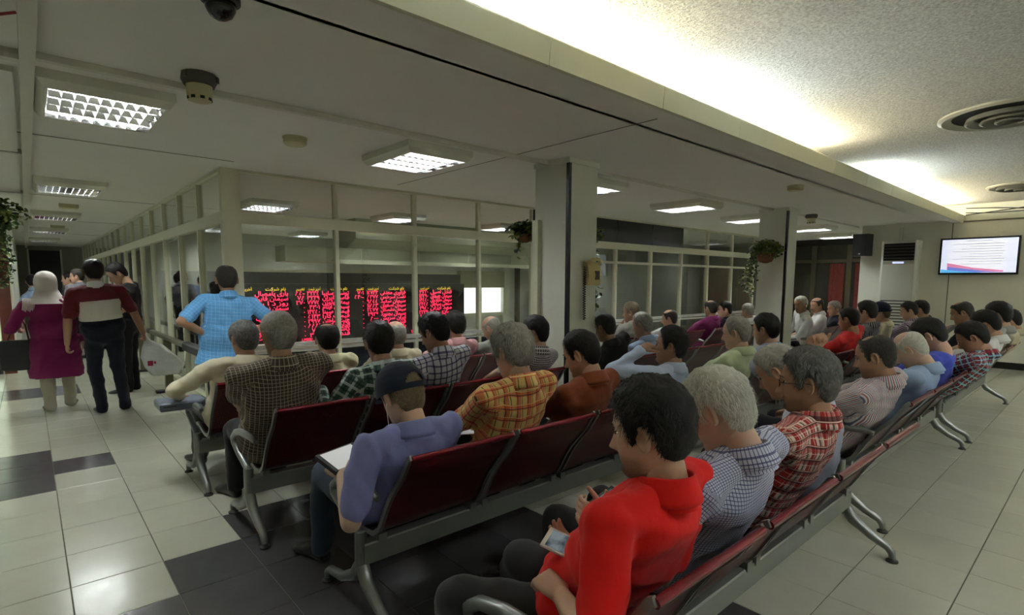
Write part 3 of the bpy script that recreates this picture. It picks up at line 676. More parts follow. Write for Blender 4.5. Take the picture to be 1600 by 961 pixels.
# ================================================================== people: builders
def V(*a): return np.array(a, float)
def unit(v): v = np.asarray(v, float); return v/max(np.linalg.norm(v), 1e-9)
def capsule(mb, p0, p1, r0, r1, n=14, k=4, flat=1.0, up=None):
    p0, p1 = V(*p0), V(*p1); d = p1-p0; L = np.linalg.norm(d); d = d/max(L, 1e-6)
    pts = []; rr = []
    for t in np.linspace(-math.pi/2, 0, k, endpoint=False)[1:]: pts.append(p0+d*r0*math.sin(t)); rr.append(r0*math.cos(t))
    m = max(2, int(L/.03))
    for t in np.linspace(0, 1, m+1): pts.append(p0+d*L*t); rr.append(r0+(r1-r0)*t)
    for t in np.linspace(0, math.pi/2, k, endpoint=False)[1:]: pts.append(p1+d*r1*math.sin(t)); rr.append(r1*math.cos(t))
    mb.tube(pts, rr, n, flat, up)
JOBS = []
def remesh(mb, voxel, smooth, cb):
    v, f = mb.data(); me = bpy.data.meshes.new('tmp'); me.from_pydata(v.tolist(), [], f); o = bpy.data.objects.new('tmp', me)
    JOBS.append((o, voxel, smooth, cb))
def run_jobs():
    for (o, voxel, smooth, cb) in JOBS:
        COL.objects.link(o); m = o.modifiers.new('r', 'REMESH'); m.mode = 'VOXEL'; m.voxel_size = voxel; m.adaptivity = 0
        if smooth: s = o.modifiers.new('s', 'SMOOTH'); s.iterations = smooth; s.factor = .5
    bpy.context.view_layer.update(); dg = bpy.context.evaluated_depsgraph_get()
    for (o, voxel, smooth, cb) in JOBS:
        me = bpy.data.meshes.new_from_object(o.evaluated_get(dg)); v = np.zeros(len(me.vertices)*3); me.vertices.foreach_get('co', v)
        nq = len(me.polygons); li = np.zeros(len(me.loops), dtype=np.int32); me.loops.foreach_get('vertex_index', li)
        cb(v.reshape(-1, 3), li.reshape(-1, 4) if len(li) == nq*4 else [tuple(p.vertices) for p in me.polygons]); bpy.data.meshes.remove(me)
    for (o, *_r) in JOBS: me = o.data; bpy.data.objects.remove(o); bpy.data.meshes.remove(me)
    JOBS.clear()
def mk_mesh(name, v, f, m, attrs=None):
    me = bpy.data.meshes.new(name); me.from_pydata(np.asarray(v).tolist(), [], [tuple(map(int, q)) for q in f]); me.materials.append(m)
    me.polygons.foreach_set('use_smooth', [True]*len(me.polygons))
    for k, (typ, arr) in (attrs or {}).items():
        a = me.attributes.new(k, typ, 'POINT'); a.data.foreach_set('vector' if typ == 'FLOAT_VECTOR' else 'value', np.ascontiguousarray(arr, dtype=np.float32).ravel())
    me.update(); return me
# ---- materials for people
def skin_mat(name, col):
    if name in MATS: return MATS[name]
    t = NT(name); setp(t.p, col, .48, spec=.4); o = t.obj()
    n = t.noise(o, 22, 4, .6); c = t.mix(n, tuple(k*.88 for k in col), tuple(k*1.1 for k in col))
    a = t.new('ShaderNodeAttribute', attribute_name='beard'); b = t.new('ShaderNodeAttribute', attribute_name='lip')
    c = t.mix(b.outputs['Fac'], c, (col[0]*.75, col[1]*.42, col[2]*.42))
    n2 = t.noise(o, 420, 2, .5)
    c = t.mix(t.math('MULTIPLY', a.outputs['Fac'], t.math('ADD', .35, n2), clamp=True), c, (.035, .028, .022))
    t.link(c, t.p.inputs['Base Color']); t.bump(t.noise(o, 160, 3), .08, .003)
    t.p.inputs['Subsurface Weight'].default_value = .06; t.p.inputs['Subsurface Radius'].default_value = (.012, .005, .003)
    MATS[name] = t.m; return t.m
SK = {k: skin_mat('skin_'+k, c) for k, c in {'light': (.50, .30, .20), 'mid': (.42, .24, .15), 'tan': (.34, .185, .11), 'dark': (.25, .13, .075), 'pale': (.56, .36, .26)}.items()}
def hair_mat(name, dark, light, mixv=.5):
    if name in MATS: return MATS[name]
    t = NT(name); setp(t.p, dark, .55, spec=.22); o = t.obj(); a = t.new('ShaderNodeAttribute', attribute_name='rnd')
    n = t.noise(o, 60, 3, .6)
    t.link(t.mix(t.math('ADD', t.math('MULTIPLY', a.outputs['Fac'], .7), t.math('MULTIPLY', n, .5), clamp=True), dark, light), t.p.inputs['Base Color'])
    t.bump(t.noise(o, 240, 3, .7), .5, .004); MATS[name] = t.m; return t.m
HR = {'black': hair_mat('hair_black', (.004, .0035, .0035), (.013, .011, .010)), 'dark': hair_mat('hair_dark', (.010, .008, .007), (.05, .042, .035)), 'salt': hair_mat('hair_salt', (.014, .013, .012), (.17, .165, .15)),
      'grey': hair_mat('hair_grey', (.10, .095, .08), (.40, .38, .33)), 'white': hair_mat('hair_white', (.30, .29, .24), (.70, .68, .58)), 'brown': hair_mat('hair_brown', (.06, .042, .025), (.22, .17, .10))}
def fabric(name, base, U=(), Vs=(), rough=.85, weave=.12, wr=.35):
    """U / Vs: stripes across and along: (period, width, colour, opacity, offset)"""
    if name in MATS: return MATS[name]
    t = NT(name); setp(t.p, base, rough, spec=.2); a = t.new('ShaderNodeAttribute', attribute_name='pat'); sp = t.n.new('ShaderNodeSeparateXYZ'); t.link(a.outputs['Vector'], sp.inputs[0])
    c = None; o = t.obj(); n = t.noise(o, 5, 4, .6); c = t.mix(n, tuple(k*.90 for k in base), tuple(min(1, k*1.08) for k in base))
    for ax, lst in ((0, U), (1, Vs)):
        for per, wid, col, op, off in lst:
            fr = t.math('FRACT', t.math('DIVIDE', t.math('ADD', sp.outputs[ax], off+10.0), per))
            m = t.math('MULTIPLY', t.math('LESS_THAN', fr, wid/per), op); c = t.mix(m, c, col)
    t.link(c, t.p.inputs['Base Color'])
    h = t.math('ADD', t.math('MULTIPLY', t.noise(o, 14, 3, .6, 1.2), wr), t.math('MULTIPLY', t.noise(o, 600, 2), weave)); t.bump(h, .35, .02)
    t.p.inputs['Sheen Weight'].default_value = .08
    MATS[name] = t.m; return t.m
M_eye = mat('eye_white', (.42, .38, .34), .2, var=0); M_iris = mat('iris_dark', (.02, .012, .008), .1, var=0)
M_shoe = mat('shoe_black', (.012, .011, .010), .35, var=.2); M_shoeb = mat('shoe_brown', (.05, .035, .02), .5, var=.2); M_sole = mat('shoe_sole', (.02, .02, .02), .8)
# ---- head
_z = V(-.128, -.122, -.115, -.10, -.085, -.065, -.045, -.02, .0, .02, .045, .07, .09, .105, .115, .119)
_w = V(.016, .030, .038, .047, .053, .060, .066, .071, .0735, .075, .0745, .069, .058, .043, .024, .004)
_yf = V(.060, .074, .080, .084, .083, .086, .087, .0865, .088, .092, .089, .079, .063, .044, .024, .003)
_yb = V(.00, -.010, -.022, -.046, -.062, -.076, -.086, -.093, -.097, -.100, -.099, -.091, -.077, -.058, -.033, -.005)
def _base_in(P):
    z = np.clip(P[:, 2], _z[0], _z[-1]); w = np.interp(z, _z, _w); yf = np.interp(z, _z, _yf); yb = np.interp(z, _z, _yb)
    # forehead/jaw are boxier at the front
    yc = np.interp(z, [-.13, -.06, .0, .12], [.03, .0, -.008, -.006]); dep = np.where(P[:, 1] > yc, yf-yc, yc-yb)
    v = (np.abs(P[:, 0])/w)**2.25+(np.abs(P[:, 1]-yc)/np.maximum(dep, 1e-3))**2.25
    v = np.where((P[:, 2] > _z[-1]) | (P[:, 2] < _z[0]), 99, v); return v < 1
def head_radius(D):
    lo = np.zeros(len(D)); hi = np.full(len(D), .2)
    for _ in range(22):
        m = (lo+hi)/2; ins = _base_in(D*m[:, None]); lo = np.where(ins, m, lo); hi = np.where(ins, hi, m)
    return (lo+hi)/2
def _grid_dirs(nt, nf):
    th = np.linspace(0, math.pi, nt); ph = np.arange(nf)*2*math.pi/nf
    ph = ph-.45*np.sin(ph)*.9                               # denser near the face (phi = 0 is +Y)
    T, P = np.meshgrid(th, ph, indexing='ij')
    return np.stack([np.sin(T)*np.sin(P), np.sin(T)*np.cos(P), np.cos(T)], -1).reshape(-1, 3), T.ravel(), P.ravel()
def _grid_faces(nt, nf, wrap=True):
    f = []
    for i in range(nt-1):
        for j in range(nf if wrap else nf-1):
            a = i*nf+j; b = i*nf+(j+1) % nf; f.append((a, a+nf, b+nf, b))
    return f
def head_grid(nt=64, nf=72):
    D, T, P = _grid_dirs(nt, nf); r = head_radius(D); p = D*r[:, None]
    # smooth the radial field a little
    R = r.reshape(nt, nf)
    for _ in range(2): R = .5*R+.125*(np.roll(R, 1, 1)+np.roll(R, -1, 1))+.125*(np.vstack([R[:1], R[:-1]])+np.vstack([R[1:], R[-1:]]))
    p = D*R.ravel()[:, None]; x, y, z = p.T; front = np.clip(y/.05, 0, 1)
    g = lambda u, s: np.exp(-(u/s)**2)
    dy = np.zeros(len(p))
    t = np.clip((.012-z)/.058, 0, 1); wn = .0075+.008*t**1.5
    nose = g(x, wn)*(.005+.028*t**1.2)*np.where(z < -.046, g(z+.046, .0065), 1)*np.where(z > .012, g(z-.012, .015), 1)
    dy += nose*front
    dy += .006*g(np.abs(x)-.015, .006)*g(z+.043, .008)*front            # nostril wings
    for s in (-1, 1):
        dy -= .0125*g(x-s*.031, .015)*g(z-.001, .011)*front            # sockets
        dy += .0075*g(x-s*.031, .0135)*g(z-.0, .0085)*front             # eyeball / lids
        dy -= .0022*g(x-s*.031, .014)*g(z-.0005, .0022)*front           # lid line
        dy += .004*g(x-s*.046, .016)*g(z+.028, .014)*front              # cheekbone
    dy += .0045*g(np.abs(x)-.026, .02)*g(z-.022, .007)*front            # brow
    dy += .0060*g(x, .021)*g(z+.066, .0042)*front+.0065*g(x, .018)*g(z+.076, .0048)*front
    dy -= .0045*g(x, .024)*g(z+.0708, .0020)*front; dy -= .004*g(x, .02)*g(z+.087, .006)*front
    dy += .006*g(x, .017)*g(z+.104, .012)*front; dy -= .003*g(x, .006)*g(z+.056, .006)*front
    p[:, 1] += dy
    lip = np.clip(g(x, .020)*(g(z+.066, .004)+g(z+.0765, .005))*1.1, 0, 1)*front
    jaw = np.clip((-.052-z)/.02, 0, 1)*np.clip((y+.01)/.03, 0, 1); mus = g(x, .024)*g(z+.058, .0055)*front
    chin = g(x, .02)*np.clip((-.078-z)/.012, 0, 1)*front
    return p, _grid_faces(nt, nf), dict(lip=lip, jaw=jaw*(1-lip), mus=mus*(1-lip), chin=chin*(1-lip), z=z, y=y)
HEAD = {True: head_grid(72, 84), False: head_grid(40, 48)}
def ear_mesh(side):
    nr, na = 7, 18; v = []; f = []
    prof = [(0, -.002), (.35, -.003), (.62, .001), (.8, .009), (.93, .0105), (1.0, .005), (.93, -.004)]
    for (r, h) in prof:
        for k in range(na):
            a = k*2*math.pi/na; ex = .0165*(1+.18*math.sin(a)); ez = .031
            v.append((h, r*ex*math.cos(a), r*ez*math.sin(a)))
    for i in range(nr-1):
        for k in range(na): a = i*na+k; b = i*na+(k+1) % na; f.append((a, b, b+na, a+na))
    v = np.array(v); v[:, 0] *= side
    R = np.array(Matrix.Rotation(side*math.radians(24), 3, 'Z') @ Matrix.Rotation(math.radians(-10), 3, 'X'))
    return v*1.08@R.T+V(side*.0785, -.010, -.006), f
def hairline(ph, style):
    """lowest z of the hair for azimuth ph (0 = face)"""
    a = np.abs((ph+math.pi) % (2*math.pi)-math.pi)
    fr = style.get('front', .072); tm = style.get('temple', .060)
    return np.interp(a, [0, .45, .85, 1.10, 1.28, 1.42, 1.60, 1.82, 2.02, 2.22, 2.6, math.pi], [fr, fr+.002, tm, .030, -.022 if style.get('burn', True) else .0, -.012, .026, .030, .004, -.052, style.get('nape', -.074), style.get('nape', -.074)-.004])
def hair_geo(style, seed, detail):
    """shell + strands in head space"""
    rg = np.random.default_rng(seed); th = style.get('thick', .016); bald = style.get('bald', 0.0)     # bald: polar radius (rad) of the bare crown
    nt, nf = (30, 64) if detail else (18, 36)
    ph = np.arange(nf)*2*math.pi/nf; hl = hairline(ph, style)
    dir_h = np.stack([np.sin(ph), np.cos(ph)], 1)
    pol_h = np.zeros(nf)
    for k in range(nf):      # polar angle where the head surface reaches the hairline height
        tt = np.linspace(.05, 2.9, 160); D = np.stack([np.sin(tt)*dir_h[k, 0], np.sin(tt)*dir_h[k, 1], np.cos(tt)], 1); zz = (D*head_radius(D)[:, None])[:, 2]
        pol_h[k] = tt[np.argmax(zz < hl[k])]
    bo = style.get('bald_dir', .25)   # bald patch leans forward
    b0 = bald*(1+bo*np.cos(ph)) if bald else np.zeros(nf)
    b0 = np.minimum(b0, pol_h-.03)
    s = np.linspace(0, 1, nt); POL = b0[None]+(pol_h-b0)[None]*s[:, None]; PH = np.broadcast_to(ph, (nt, nf))
    def surf(pol, phi):
        D = np.stack([np.sin(pol)*np.sin(phi), np.sin(pol)*np.cos(phi), np.cos(pol)], -1).reshape(-1, 3); return D*head_radius(D)[:, None], D
    P, D = surf(POL, PH)
    S = np.broadcast_to(s[:, None], (nt, nf)).ravel()
    prof = np.clip((1-S)/.18, 0, 1)**.6*.85+.12
    if bald: prof = prof*np.clip(S/.15, .12, 1)
    top = 1+style.get('top', .35)*np.clip(D[:, 2], 0, 1)
    wv = np.sin(P[:, 0]*90+seed)*np.sin(P[:, 1]*75+2*seed)*np.sin(P[:, 2]*80)
    off = th*prof*top*(1+.22*wv+.10*rg.normal(size=len(P)))+.0015
    v = P+D*off[:, None]
    vin = P-D*.004
    f = _grid_faces(nt, nf); n = len(v)
    f2 = [(nf*(nt-1)+j, nf*(nt-1)+(j+1) % nf, n+nf+(j+1) % nf, n+nf+j) for j in range(nf)]
    inner = np.concatenate([vin[:nf], vin[-nf:]])
    f3 = [(j, (j+1) % nf, n+(j+1) % nf, n+j) for j in range(nf)] if bald else []
    vv = np.concatenate([v, inner]); ff = f+f2+f3; rnd = list(.5*rg.random(len(vv)))
    # strands
    ns = style.get('strands', 2600 if detail else 420); L = style.get('len', .03)
    u = rg.random(ns)**.6; k = rg.integers(0, nf, ns); phi = ph[k]+rg.random(ns)*2*math.pi/nf; pol = (b0[k]+(pol_h[k]-b0[k])*u)
    R0, D0 = surf(pol, phi)
    pr = (np.clip((1-u)/.18, 0, 1)**.6*.85+.12)*(np.clip(u/.15, .12, 1) if bald else 1)
    root = R0+D0*(th*pr*.72)[:, None]*(1+style.get('top', .35)*np.clip(D0[:, 2:3], 0, 1))
    comb = unit_rows(np.stack([D0[:, 0]*.9+rg.normal(size=ns)*.3, D0[:, 1]*.7+rg.normal(size=ns)*.3+style.get('fwd', .25)*np.clip(D0[:, 2], 0, 1), -.9*(1-np.abs(D0[:, 2]))-.12+rg.normal(size=ns)*.2], 1))
    tang = comb-D0*(comb*D0).sum(1)[:, None]; tang = unit_rows(tang)
    ln = L*(.6+.8*rg.random(ns))*np.clip((1-u)*5, .22, 1); lift = style.get('lift', .35)*(.4+rg.random(ns))
    side = unit_rows(np.cross(tang, D0)); w = style.get('sw', .0013)
    base = len(vv); SV = []; 
    for q, (tt, ww) in enumerate(((0, 1), (.5, .9), (1, .15))):
        c = root+tang*(ln*tt)[:, None]+D0*(ln*lift*(tt-.85*tt*tt))[:, None]-np.array([0, 0, 1.])*(ln*.18*tt*tt)[:, None]
        SV.append(c-side*w*ww); SV.append(c+side*w*ww)
    SV = np.stack(SV, 1).reshape(-1, 3)
    idx = base+6*np.arange(ns)
    for i in idx: ff.append((i, i+1, i+3, i+2)); ff.append((i+2, i+3, i+5, i+4))
    rs = np.repeat(rg.random(ns), 6)
    return np.concatenate([vv, SV]), ff, np.concatenate([rnd, rs])
def unit_rows(a): return a/np.maximum(np.linalg.norm(a, axis=1), 1e-9)[:, None]
def rot_head(yaw, pitch, roll, heading):
    # yaw: + turns to the person's left, pitch: + looks down, roll: + tilts to the right
    return np.array(Matrix.Rotation(heading+math.radians(yaw), 3, 'Z') @ Matrix.Rotation(-math.radians(pitch), 3, 'X') @ Matrix.Rotation(math.radians(roll), 3, 'Y'))
def ik(S, W, a, b, pole):
    d = W-S; L = np.linalg.norm(d); L2 = min(max(L, abs(a-b)+.03), (a+b)*.995); u = d/max(L, 1e-6)
    W = S+u*L2; x = (a*a-b*b+L2*L2)/(2*L2); h = math.sqrt(max(a*a-x*x, 0)); p = pole-u*(pole@u); p = unit(p)
    return S+u*x+p*h, W
def hand(mb, W, f, n, side, curl=.5, s=1.0, spread=.0, thumb=.6, cup=0):
    """W wrist, f direction along the hand, n palm normal (out of the palm), side +1 right hand: thumb side = -x * side"""
    f = unit(f); n = unit(n-f*(n@f)); x = np.cross(f, n)*side       # x points to the thumb side
    P = lambda a, b, c: W+s*(x*a+f*b-n*c)
    rings = []
    for (b, w, t) in ((-.02, .026, .021), (.01, .030, .019), (.04, .039, .0165), (.07, .042, .0145), (.09, .040, .011)):
        a = np.arange(14)*2*math.pi/14; rings.append(np.array([P(w*math.cos(q), b, t*math.sin(q)) for q in a]))
    mb.loft(rings)
    for k, (bx, ln, r) in enumerate(((.030, .072, .0092), (.0105, .080, .0096), (-.0095, .074, .0091), (-.0285, .058, .0080))):
        p = P(bx, .086, .0); d = unit(f+x*(spread*(1.5-k)*.12)); ang = 0
        for j, fr in enumerate((.45, .31, .24)):
            ang += curl*(.9, 1.15, .8)[j]*(1+.08*k); dd = d*math.cos(ang)+n*math.sin(ang); q = p+dd*ln*fr*s; capsule(mb, p, q, r*s*(1-.1*j), r*s*(.9-.1*j), 10, 3); p = q
    p = P(.030, .018, -.004); d0 = unit(x*.75+f*.65+n*(.15+.5*cup))
    for j, (ln, an) in enumerate(((.042, 0), (.034, .35*thumb+.1), (.027, .6*thumb))):
        dd = unit(d0*(1-.35*j*thumb)+f*.5*j*(1-.3*thumb)+n*an*.8-x*.35*j*thumb); q = p+dd*ln*s; capsule(mb, p, q, (.0125-.0015*j)*s, (.0112-.0015*j)*s, 10, 3); p = q
def shoe_mesh(mb, A, f, L=.27, h=.09, w=.048):
    """A ankle ground point (heel centre), f forward"""
    f = unit(f); r = V(f[1], -f[0], 0); up = V(0, 0, 1); rings = []
    for (t, ww, zz, lo) in ((-.035, .028, .055, .004), (-.02, .036, .085, 0), (.03, .040, .098, 0), (.08, .040, .085, 0), (.13, .045, .060, 0), (.18, .047, .048, 0), (.215, .040, .038, .002), (.235, .022, .026, .006)):
        a = np.arange(14)*2*math.pi/14; c = np.cos(a); sn = np.sin(a)
        rings.append(np.array([A+f*t*L/.27+r*ww*c_*(w/.048)+up*(lo+(zz-lo)*.5*(1+np.sign(s_)*abs(s_)**.7)) for c_, s_ in zip(c, sn)]))
    mb.loft(rings)
FORK = {}
def person(label, hc, pel, heading=0., seated=True, head=(0, 0, 0), skin='mid', hair='dark', style=None, shirt=None, sleeve='short', trousers=None, collar=True, collar_mat=None,
           arms=None, legs=None, near=False, belly=0., hs=1.08, sw=1.0, beard=None, shoes=True, vox=None, bulge=.03, face=True, hat=None, group=None, wide=1.0, seed=None, long_hem=0, hunch=0., hv=None):
    """hc: head centre, pel: pelvis centre, both world; arms: dict L/R -> (wrist world, pole, hand forward, palm normal, curl)"""
    style = style or {}; arms = arms or {}; hc = V(*hc); pel = V(*pel); seed = seed if seed is not None else int(abs(hc[0]*1000+hc[1]*77)) % 9999
    org = V(pel[0], pel[1], 0)
    root = empty('person', tuple(org), label=label, category='person')
    if group: root['group'] = group
    fw = V(-math.sin(heading), math.cos(heading), 0); rt = V(fw[1], -fw[0], 0); up = V(0, 0, 1)
    RH = rot_head(head[0], head[1], head[2], heading)
    nk_top = hc+RH@(V(0, -.022, -.075)*hs)
    spdir = unit(hc-V(0, 0, .1)-pel)
    RN = rot_head(head[0]*.5, min(head[1], 22)*.5, head[2]*.5, heading)
    N = hc+RN@(V(0, -.030, -.09)*hs)+unit(spdir*.4+up*.7)*(-.052+.0005*max(head[1], 0))-fw*(.012+.0018*max(head[1], 0)+hunch)   # base of the neck
    # spine curve
    mid = (pel+N)/2-fw*bulge
    ctrl = lambda t: (1-t)**2*pel+2*t*(1-t)*mid+t*t*N
    NS = 13; ts = np.linspace(-.12, 1, NS); C = np.array([ctrl(t) for t in ts])
    tang = np.gradient(C, axis=0); tang = unit_rows(tang)
    side = []
    tw = math.radians(head[0])*.12
    for k in range(NS): q = rt*math.cos(tw*ts[k])+fw*math.sin(tw*ts[k]); q = q-tang[k]*(q@tang[k]); side.append(unit(q))
    side = np.array(side); fwd = np.cross(tang, side)*-1
    fwd = np.cross(side, tang)*-1; fwd = np.where((fwd@fw)[:, None] < 0, -fwd, fwd)
    wt = np.interp(ts, [-.12, .0, .12, .35, .6, .8, .9, .97, 1], [.15, .178, .180, .165, .175, .172, .135, .088, .066])*wide*1.07
    dt = np.interp(ts, [-.12, .0, .12, .35, .6, .8, .9, .97, 1], [.11, .128, .130, .118, .122, .112, .092, .074, .064])*(1+(wide-1)*.6)
    if long_hem: wt[:3] = np.maximum(wt[:3], .188*wide); dt[:3] = np.maximum(dt[:3], .134)
    bel = belly*np.exp(-((ts-.25)/.22)**2)
    upN = tang[-1]
    sh = {}
    for s, nm in ((-1, 'L'), (1, 'R')): sh[nm] = N+side[-1]*s*.196*sw*wide**.5-upN*.072+fwd[-1]*(.012)
    if seated: pass
    a1, a2 = .295, .262
    LM = {}
    for s, nm in ((-1, 'L'), (1, 'R')):
        sp = arms.get(nm)
        if sp is None:
            if seated: sp = dict(w=org+rt*s*.11+fw*.30+up*.60, curl=.55)
            else: sp = dict(w=sh[nm]+rt*s*.06-up*.52+fw*.04, curl=.4)
        w = V(*sp['w']); pole = sp.get('pole'); pole = V(*pole) if pole is not None else rt*s*.7-fw*.5-up*.55
        e, w2 = ik(sh[nm], w, a1, a2, pole); hf = sp.get('f'); hf = V(*hf) if hf is not None else unit(w2-e); hn = sp.get('n'); hn = V(*hn) if hn is not None else (-up if seated else -rt*s)
        LM[nm] = (sh[nm], e, w2, hf, hn, sp.get('curl', .5), sp)
    # ---- legs
    hip = {}; LG = {}
    for s, nm in ((-1, 'L'), (1, 'R')):
        h = pel+rt*s*.088+(up*-.01 if not seated else up*-.015); lp = (legs or {}).get(nm)
        if lp is None:
            if seated: k_, a_ = pel+rt*s*(.13+.04*random.random())+fw*.43+up*.0, None; k_ = V(k_[0], k_[1], .50); a_ = V(*(k_+rt*s*.01+fw*(-.02+.1*random.random())))*[1, 1, 0]+up*.085; ft = fw+rt*s*.25
            else: k_ = h*[1, 1, 0]+rt*s*.01+fw*.02+up*.49; a_ = h*[1, 1, 0]+rt*s*.02+up*.085; ft = fw+rt*s*.2
        else: k_, a_ = V(*lp[0]), V(*lp[1]); ft = V(*lp[2]) if len(lp) > 2 else fw
        LG[nm] = (h, k_, a_, ft)
    vox = vox or (.0100 if near else .0145)
    # ================= shirt
    def ring(k, gw=0., gd=0., n=26):
        a = np.arange(n)*2*math.pi/n; ca, sa = np.cos(a), np.sin(a)
        x_ = np.sign(ca)*np.abs(ca)**.85*(wt[k]+gw); y_ = np.sign(sa)*np.abs(sa)**.85*(dt[k]+gd)+np.where(sa > 0, bel[k]*sa, 0)
        return C[k]+x_[:, None]*side[k]+y_[:, None]*fwd[k]
    mb = MB(); mb.loft([ring(k) for k in range(NS)])
    for nm, s in (('L', -1), ('R', 1)):
        S, e, w, *_ = LM[nm]
        base = N-upN*.034+side[-1]*s*.026
        capsule(mb, base, S-side[-1]*s*.012+upN*.004, .058, .060, 16)                           # trapezius
        capsule(mb, N-upN*.17+side[-1]*s*.10, S-upN*.015, .088, .066, 16)                  # pectoral / lat to shoulder
        el = .066 if sleeve == 'short' else .058
        if sleeve == 'long': capsule(mb, S, e, .066*wide**.3, el, 16); capsule(mb, e, w-unit(w-e)*.02, .054, .040, 14)
        elif sleeve == 'half': capsule(mb, S, e, .072*wide**.3, .064, 16); capsule(mb, e, e+(w-e)*.28, .058, .056, 14)
        else: capsule(mb, S, S+(e-S)*.80, .067*wide**.3, .064, 16)
    if long_hem: 
        mb.loft([ring(k, .016, .016) for k in range(0, 6)]); base = C[0]; r0 = ring(0); rr = [r0]
        for q in range(1, 6): t = q/5; rr.append((r0-C[0])*(1.10+.16*t)*V(1, 1, 0)+C[0]*[1, 1, 0]+up*(C[0][2]-long_hem*t)+0)
        mb.loft(rr[::-1])
    def fin_shirt(v, f):
        # pattern coordinates and folds
        seg = []; 
        axs = unit(N-pel); it = np.abs(((v-pel)@axs)[:, None]-((C-pel)@axs)[None]).argmin(1)
        rel = v-C[it]; lat = (rel*side[it]).sum(1); dep = (rel*fwd[it]).sum(1); al = (rel*tang[it]).sum(1)
        seglen = np.concatenate([[0], np.cumsum(np.linalg.norm(np.diff(C, axis=0), axis=1))])
        pu = np.where(dep < .03, lat, np.sign(lat)*(np.abs(wt[it]*1.15)+np.maximum(dep-.03, 0))); pv = seglen[it]+al; aa = (v-pel)@axs; LL = np.linalg.norm(N-pel); pv = pv+np.clip(dep+.05, 0, .22)*np.clip((aa-LL+.17)/.09, 0, 1)
        best = np.abs(lat)/np.maximum(wt[it]+.035, .01)*.9; pat = np.stack([pu, pv, np.zeros(len(v))], 1)
        for nm, s in (('L', -1), ('R', 1)):
            S, e, w, *_ = LM[nm]
            for p0, p1, o in ((S, e, 0), (e, w, np.linalg.norm(e-S))):
                d = p1-p0; L = np.linalg.norm(d); d = d/L; q = v-p0; t = q@d; rad = np.linalg.norm(q-t[:, None]*d, axis=1)
                ref = unit(rt*s-d*(rt@d)*s) if abs(rt@d) < .95 else up; b2 = np.cross(d, ref); ang = np.arctan2(q@b2, q@ref)
                inn = (t > -.01) & (t < L+.06) & (rad < .095) & (((v-N)@side[-1])*s > .135*sw)
                if o: inn = (t > -.0) & (t < L+.06) & (rad < .08)
                pat[inn] = np.stack([ang[inn]*.065, t[inn]+o+.6, np.zeros(inn.sum())], 1)
        rg = np.random.default_rng(seed); h = np.zeros(len(v)); L3 = v-org
        for q in range(7):
            kdir = rg.normal(size=3)*[1, 1, 1.4]; kdir = unit(kdir)*rg.uniform(18, 46); ph = rg.uniform(0, 6.3)
            wob = .8*np.sin(L3@(rg.normal(size=3)*9)+ph); h += np.maximum(0, np.sin(L3@kdir+wob+ph))**2.2*rg.uniform(.5, 1)
        # normals by area weighting
        fa = np.asarray(f); nrm = np.zeros_like(v); a, b, c, d_ = (v[fa[:, i]] for i in range(4)); fn = np.cross(c-a, d_-b)
        for i in range(4): np.add.at(nrm, fa[:, i], fn)
        nrm = unit_rows(nrm); v = v+nrm*((h-1.2)*.0062*(1.0 if near else 1.1))[:, None]
        o = put('shirt' if not long_hem else 'tunic', mk_mesh('shirt', v-org, fa, shirt, dict(pat=('FLOAT_VECTOR', pat))), root)
    remesh(mb, vox, 3, fin_shirt)
    # ================= collar
    if collar:
        rg_ = 40; a = np.arange(rg_)*2*math.pi/rg_; nd = unit(unit(nk_top-N)*.72+upN*.28-fw*.02); sx_ = unit(rt-nd*(rt@nd)); fx_ = np.cross(nd, sx_); fx_ = fx_ if fx_@fw > 0 else -fx_
        rings = []; base = N+nd*.0-upN*.006
        for (r, z) in ((.078, -.045), (.068, -.010), (.0645, .012), (.0645, .034), (.068, .039), (.073, .034), (.082, .004), (.088, -.016), (.089, -.027), (.080, -.034)):
            op = np.clip((np.sin(a)-.80)/.2, 0, 1)      # front opening dips
            rings.append(base+(r*1.0*np.cos(a))[:, None]*sx_+(r*1.08*np.sin(a))[:, None]*fx_+(z-.030*op-.010*np.clip(np.sin(a), 0, 1)-.004*np.clip(-np.sin(a), 0, 1)*(z < .02))[:, None]*nd)
        cmb = MB().loft(rings, cap=False); v, f = cmb.data()
        pat = np.stack([np.tile(a*.07, len(rings)), np.repeat(np.arange(len(rings))*.012, rg_), np.zeros(len(v))], 1)
        put('collar', mk_mesh('collar', v-org, f, collar_mat or shirt, dict(pat=('FLOAT_VECTOR', pat))), root)
    # ================= trousers
    if trousers is not None:
        tb = MB()
        if seated:
            capsule(tb, pel-side[0]*.075+up*.0, pel+side[0]*.075, .118, .118, 18); 
        elif long_hem: capsule(tb, pel-side[0]*.06-up*.08, pel+side[0]*.06-up*.08, .09, .09, 18)
        else: tb.loft([ring(k, .006, .006) for k in range(0, 4)][::1]); capsule(tb, pel-side[0]*.07-up*.06, pel+side[0]*.07-up*.06, .115, .115, 18)
        for nm in 'LR':
            h, k_, a_, ft = LG[nm]; capsule(tb, h, k_, .098, .072, 16); capsule(tb, k_, a_+up*.0, .070, .056, 16)
            if not seated: capsule(tb, a_, a_-up*.035, .056, .058, 14)
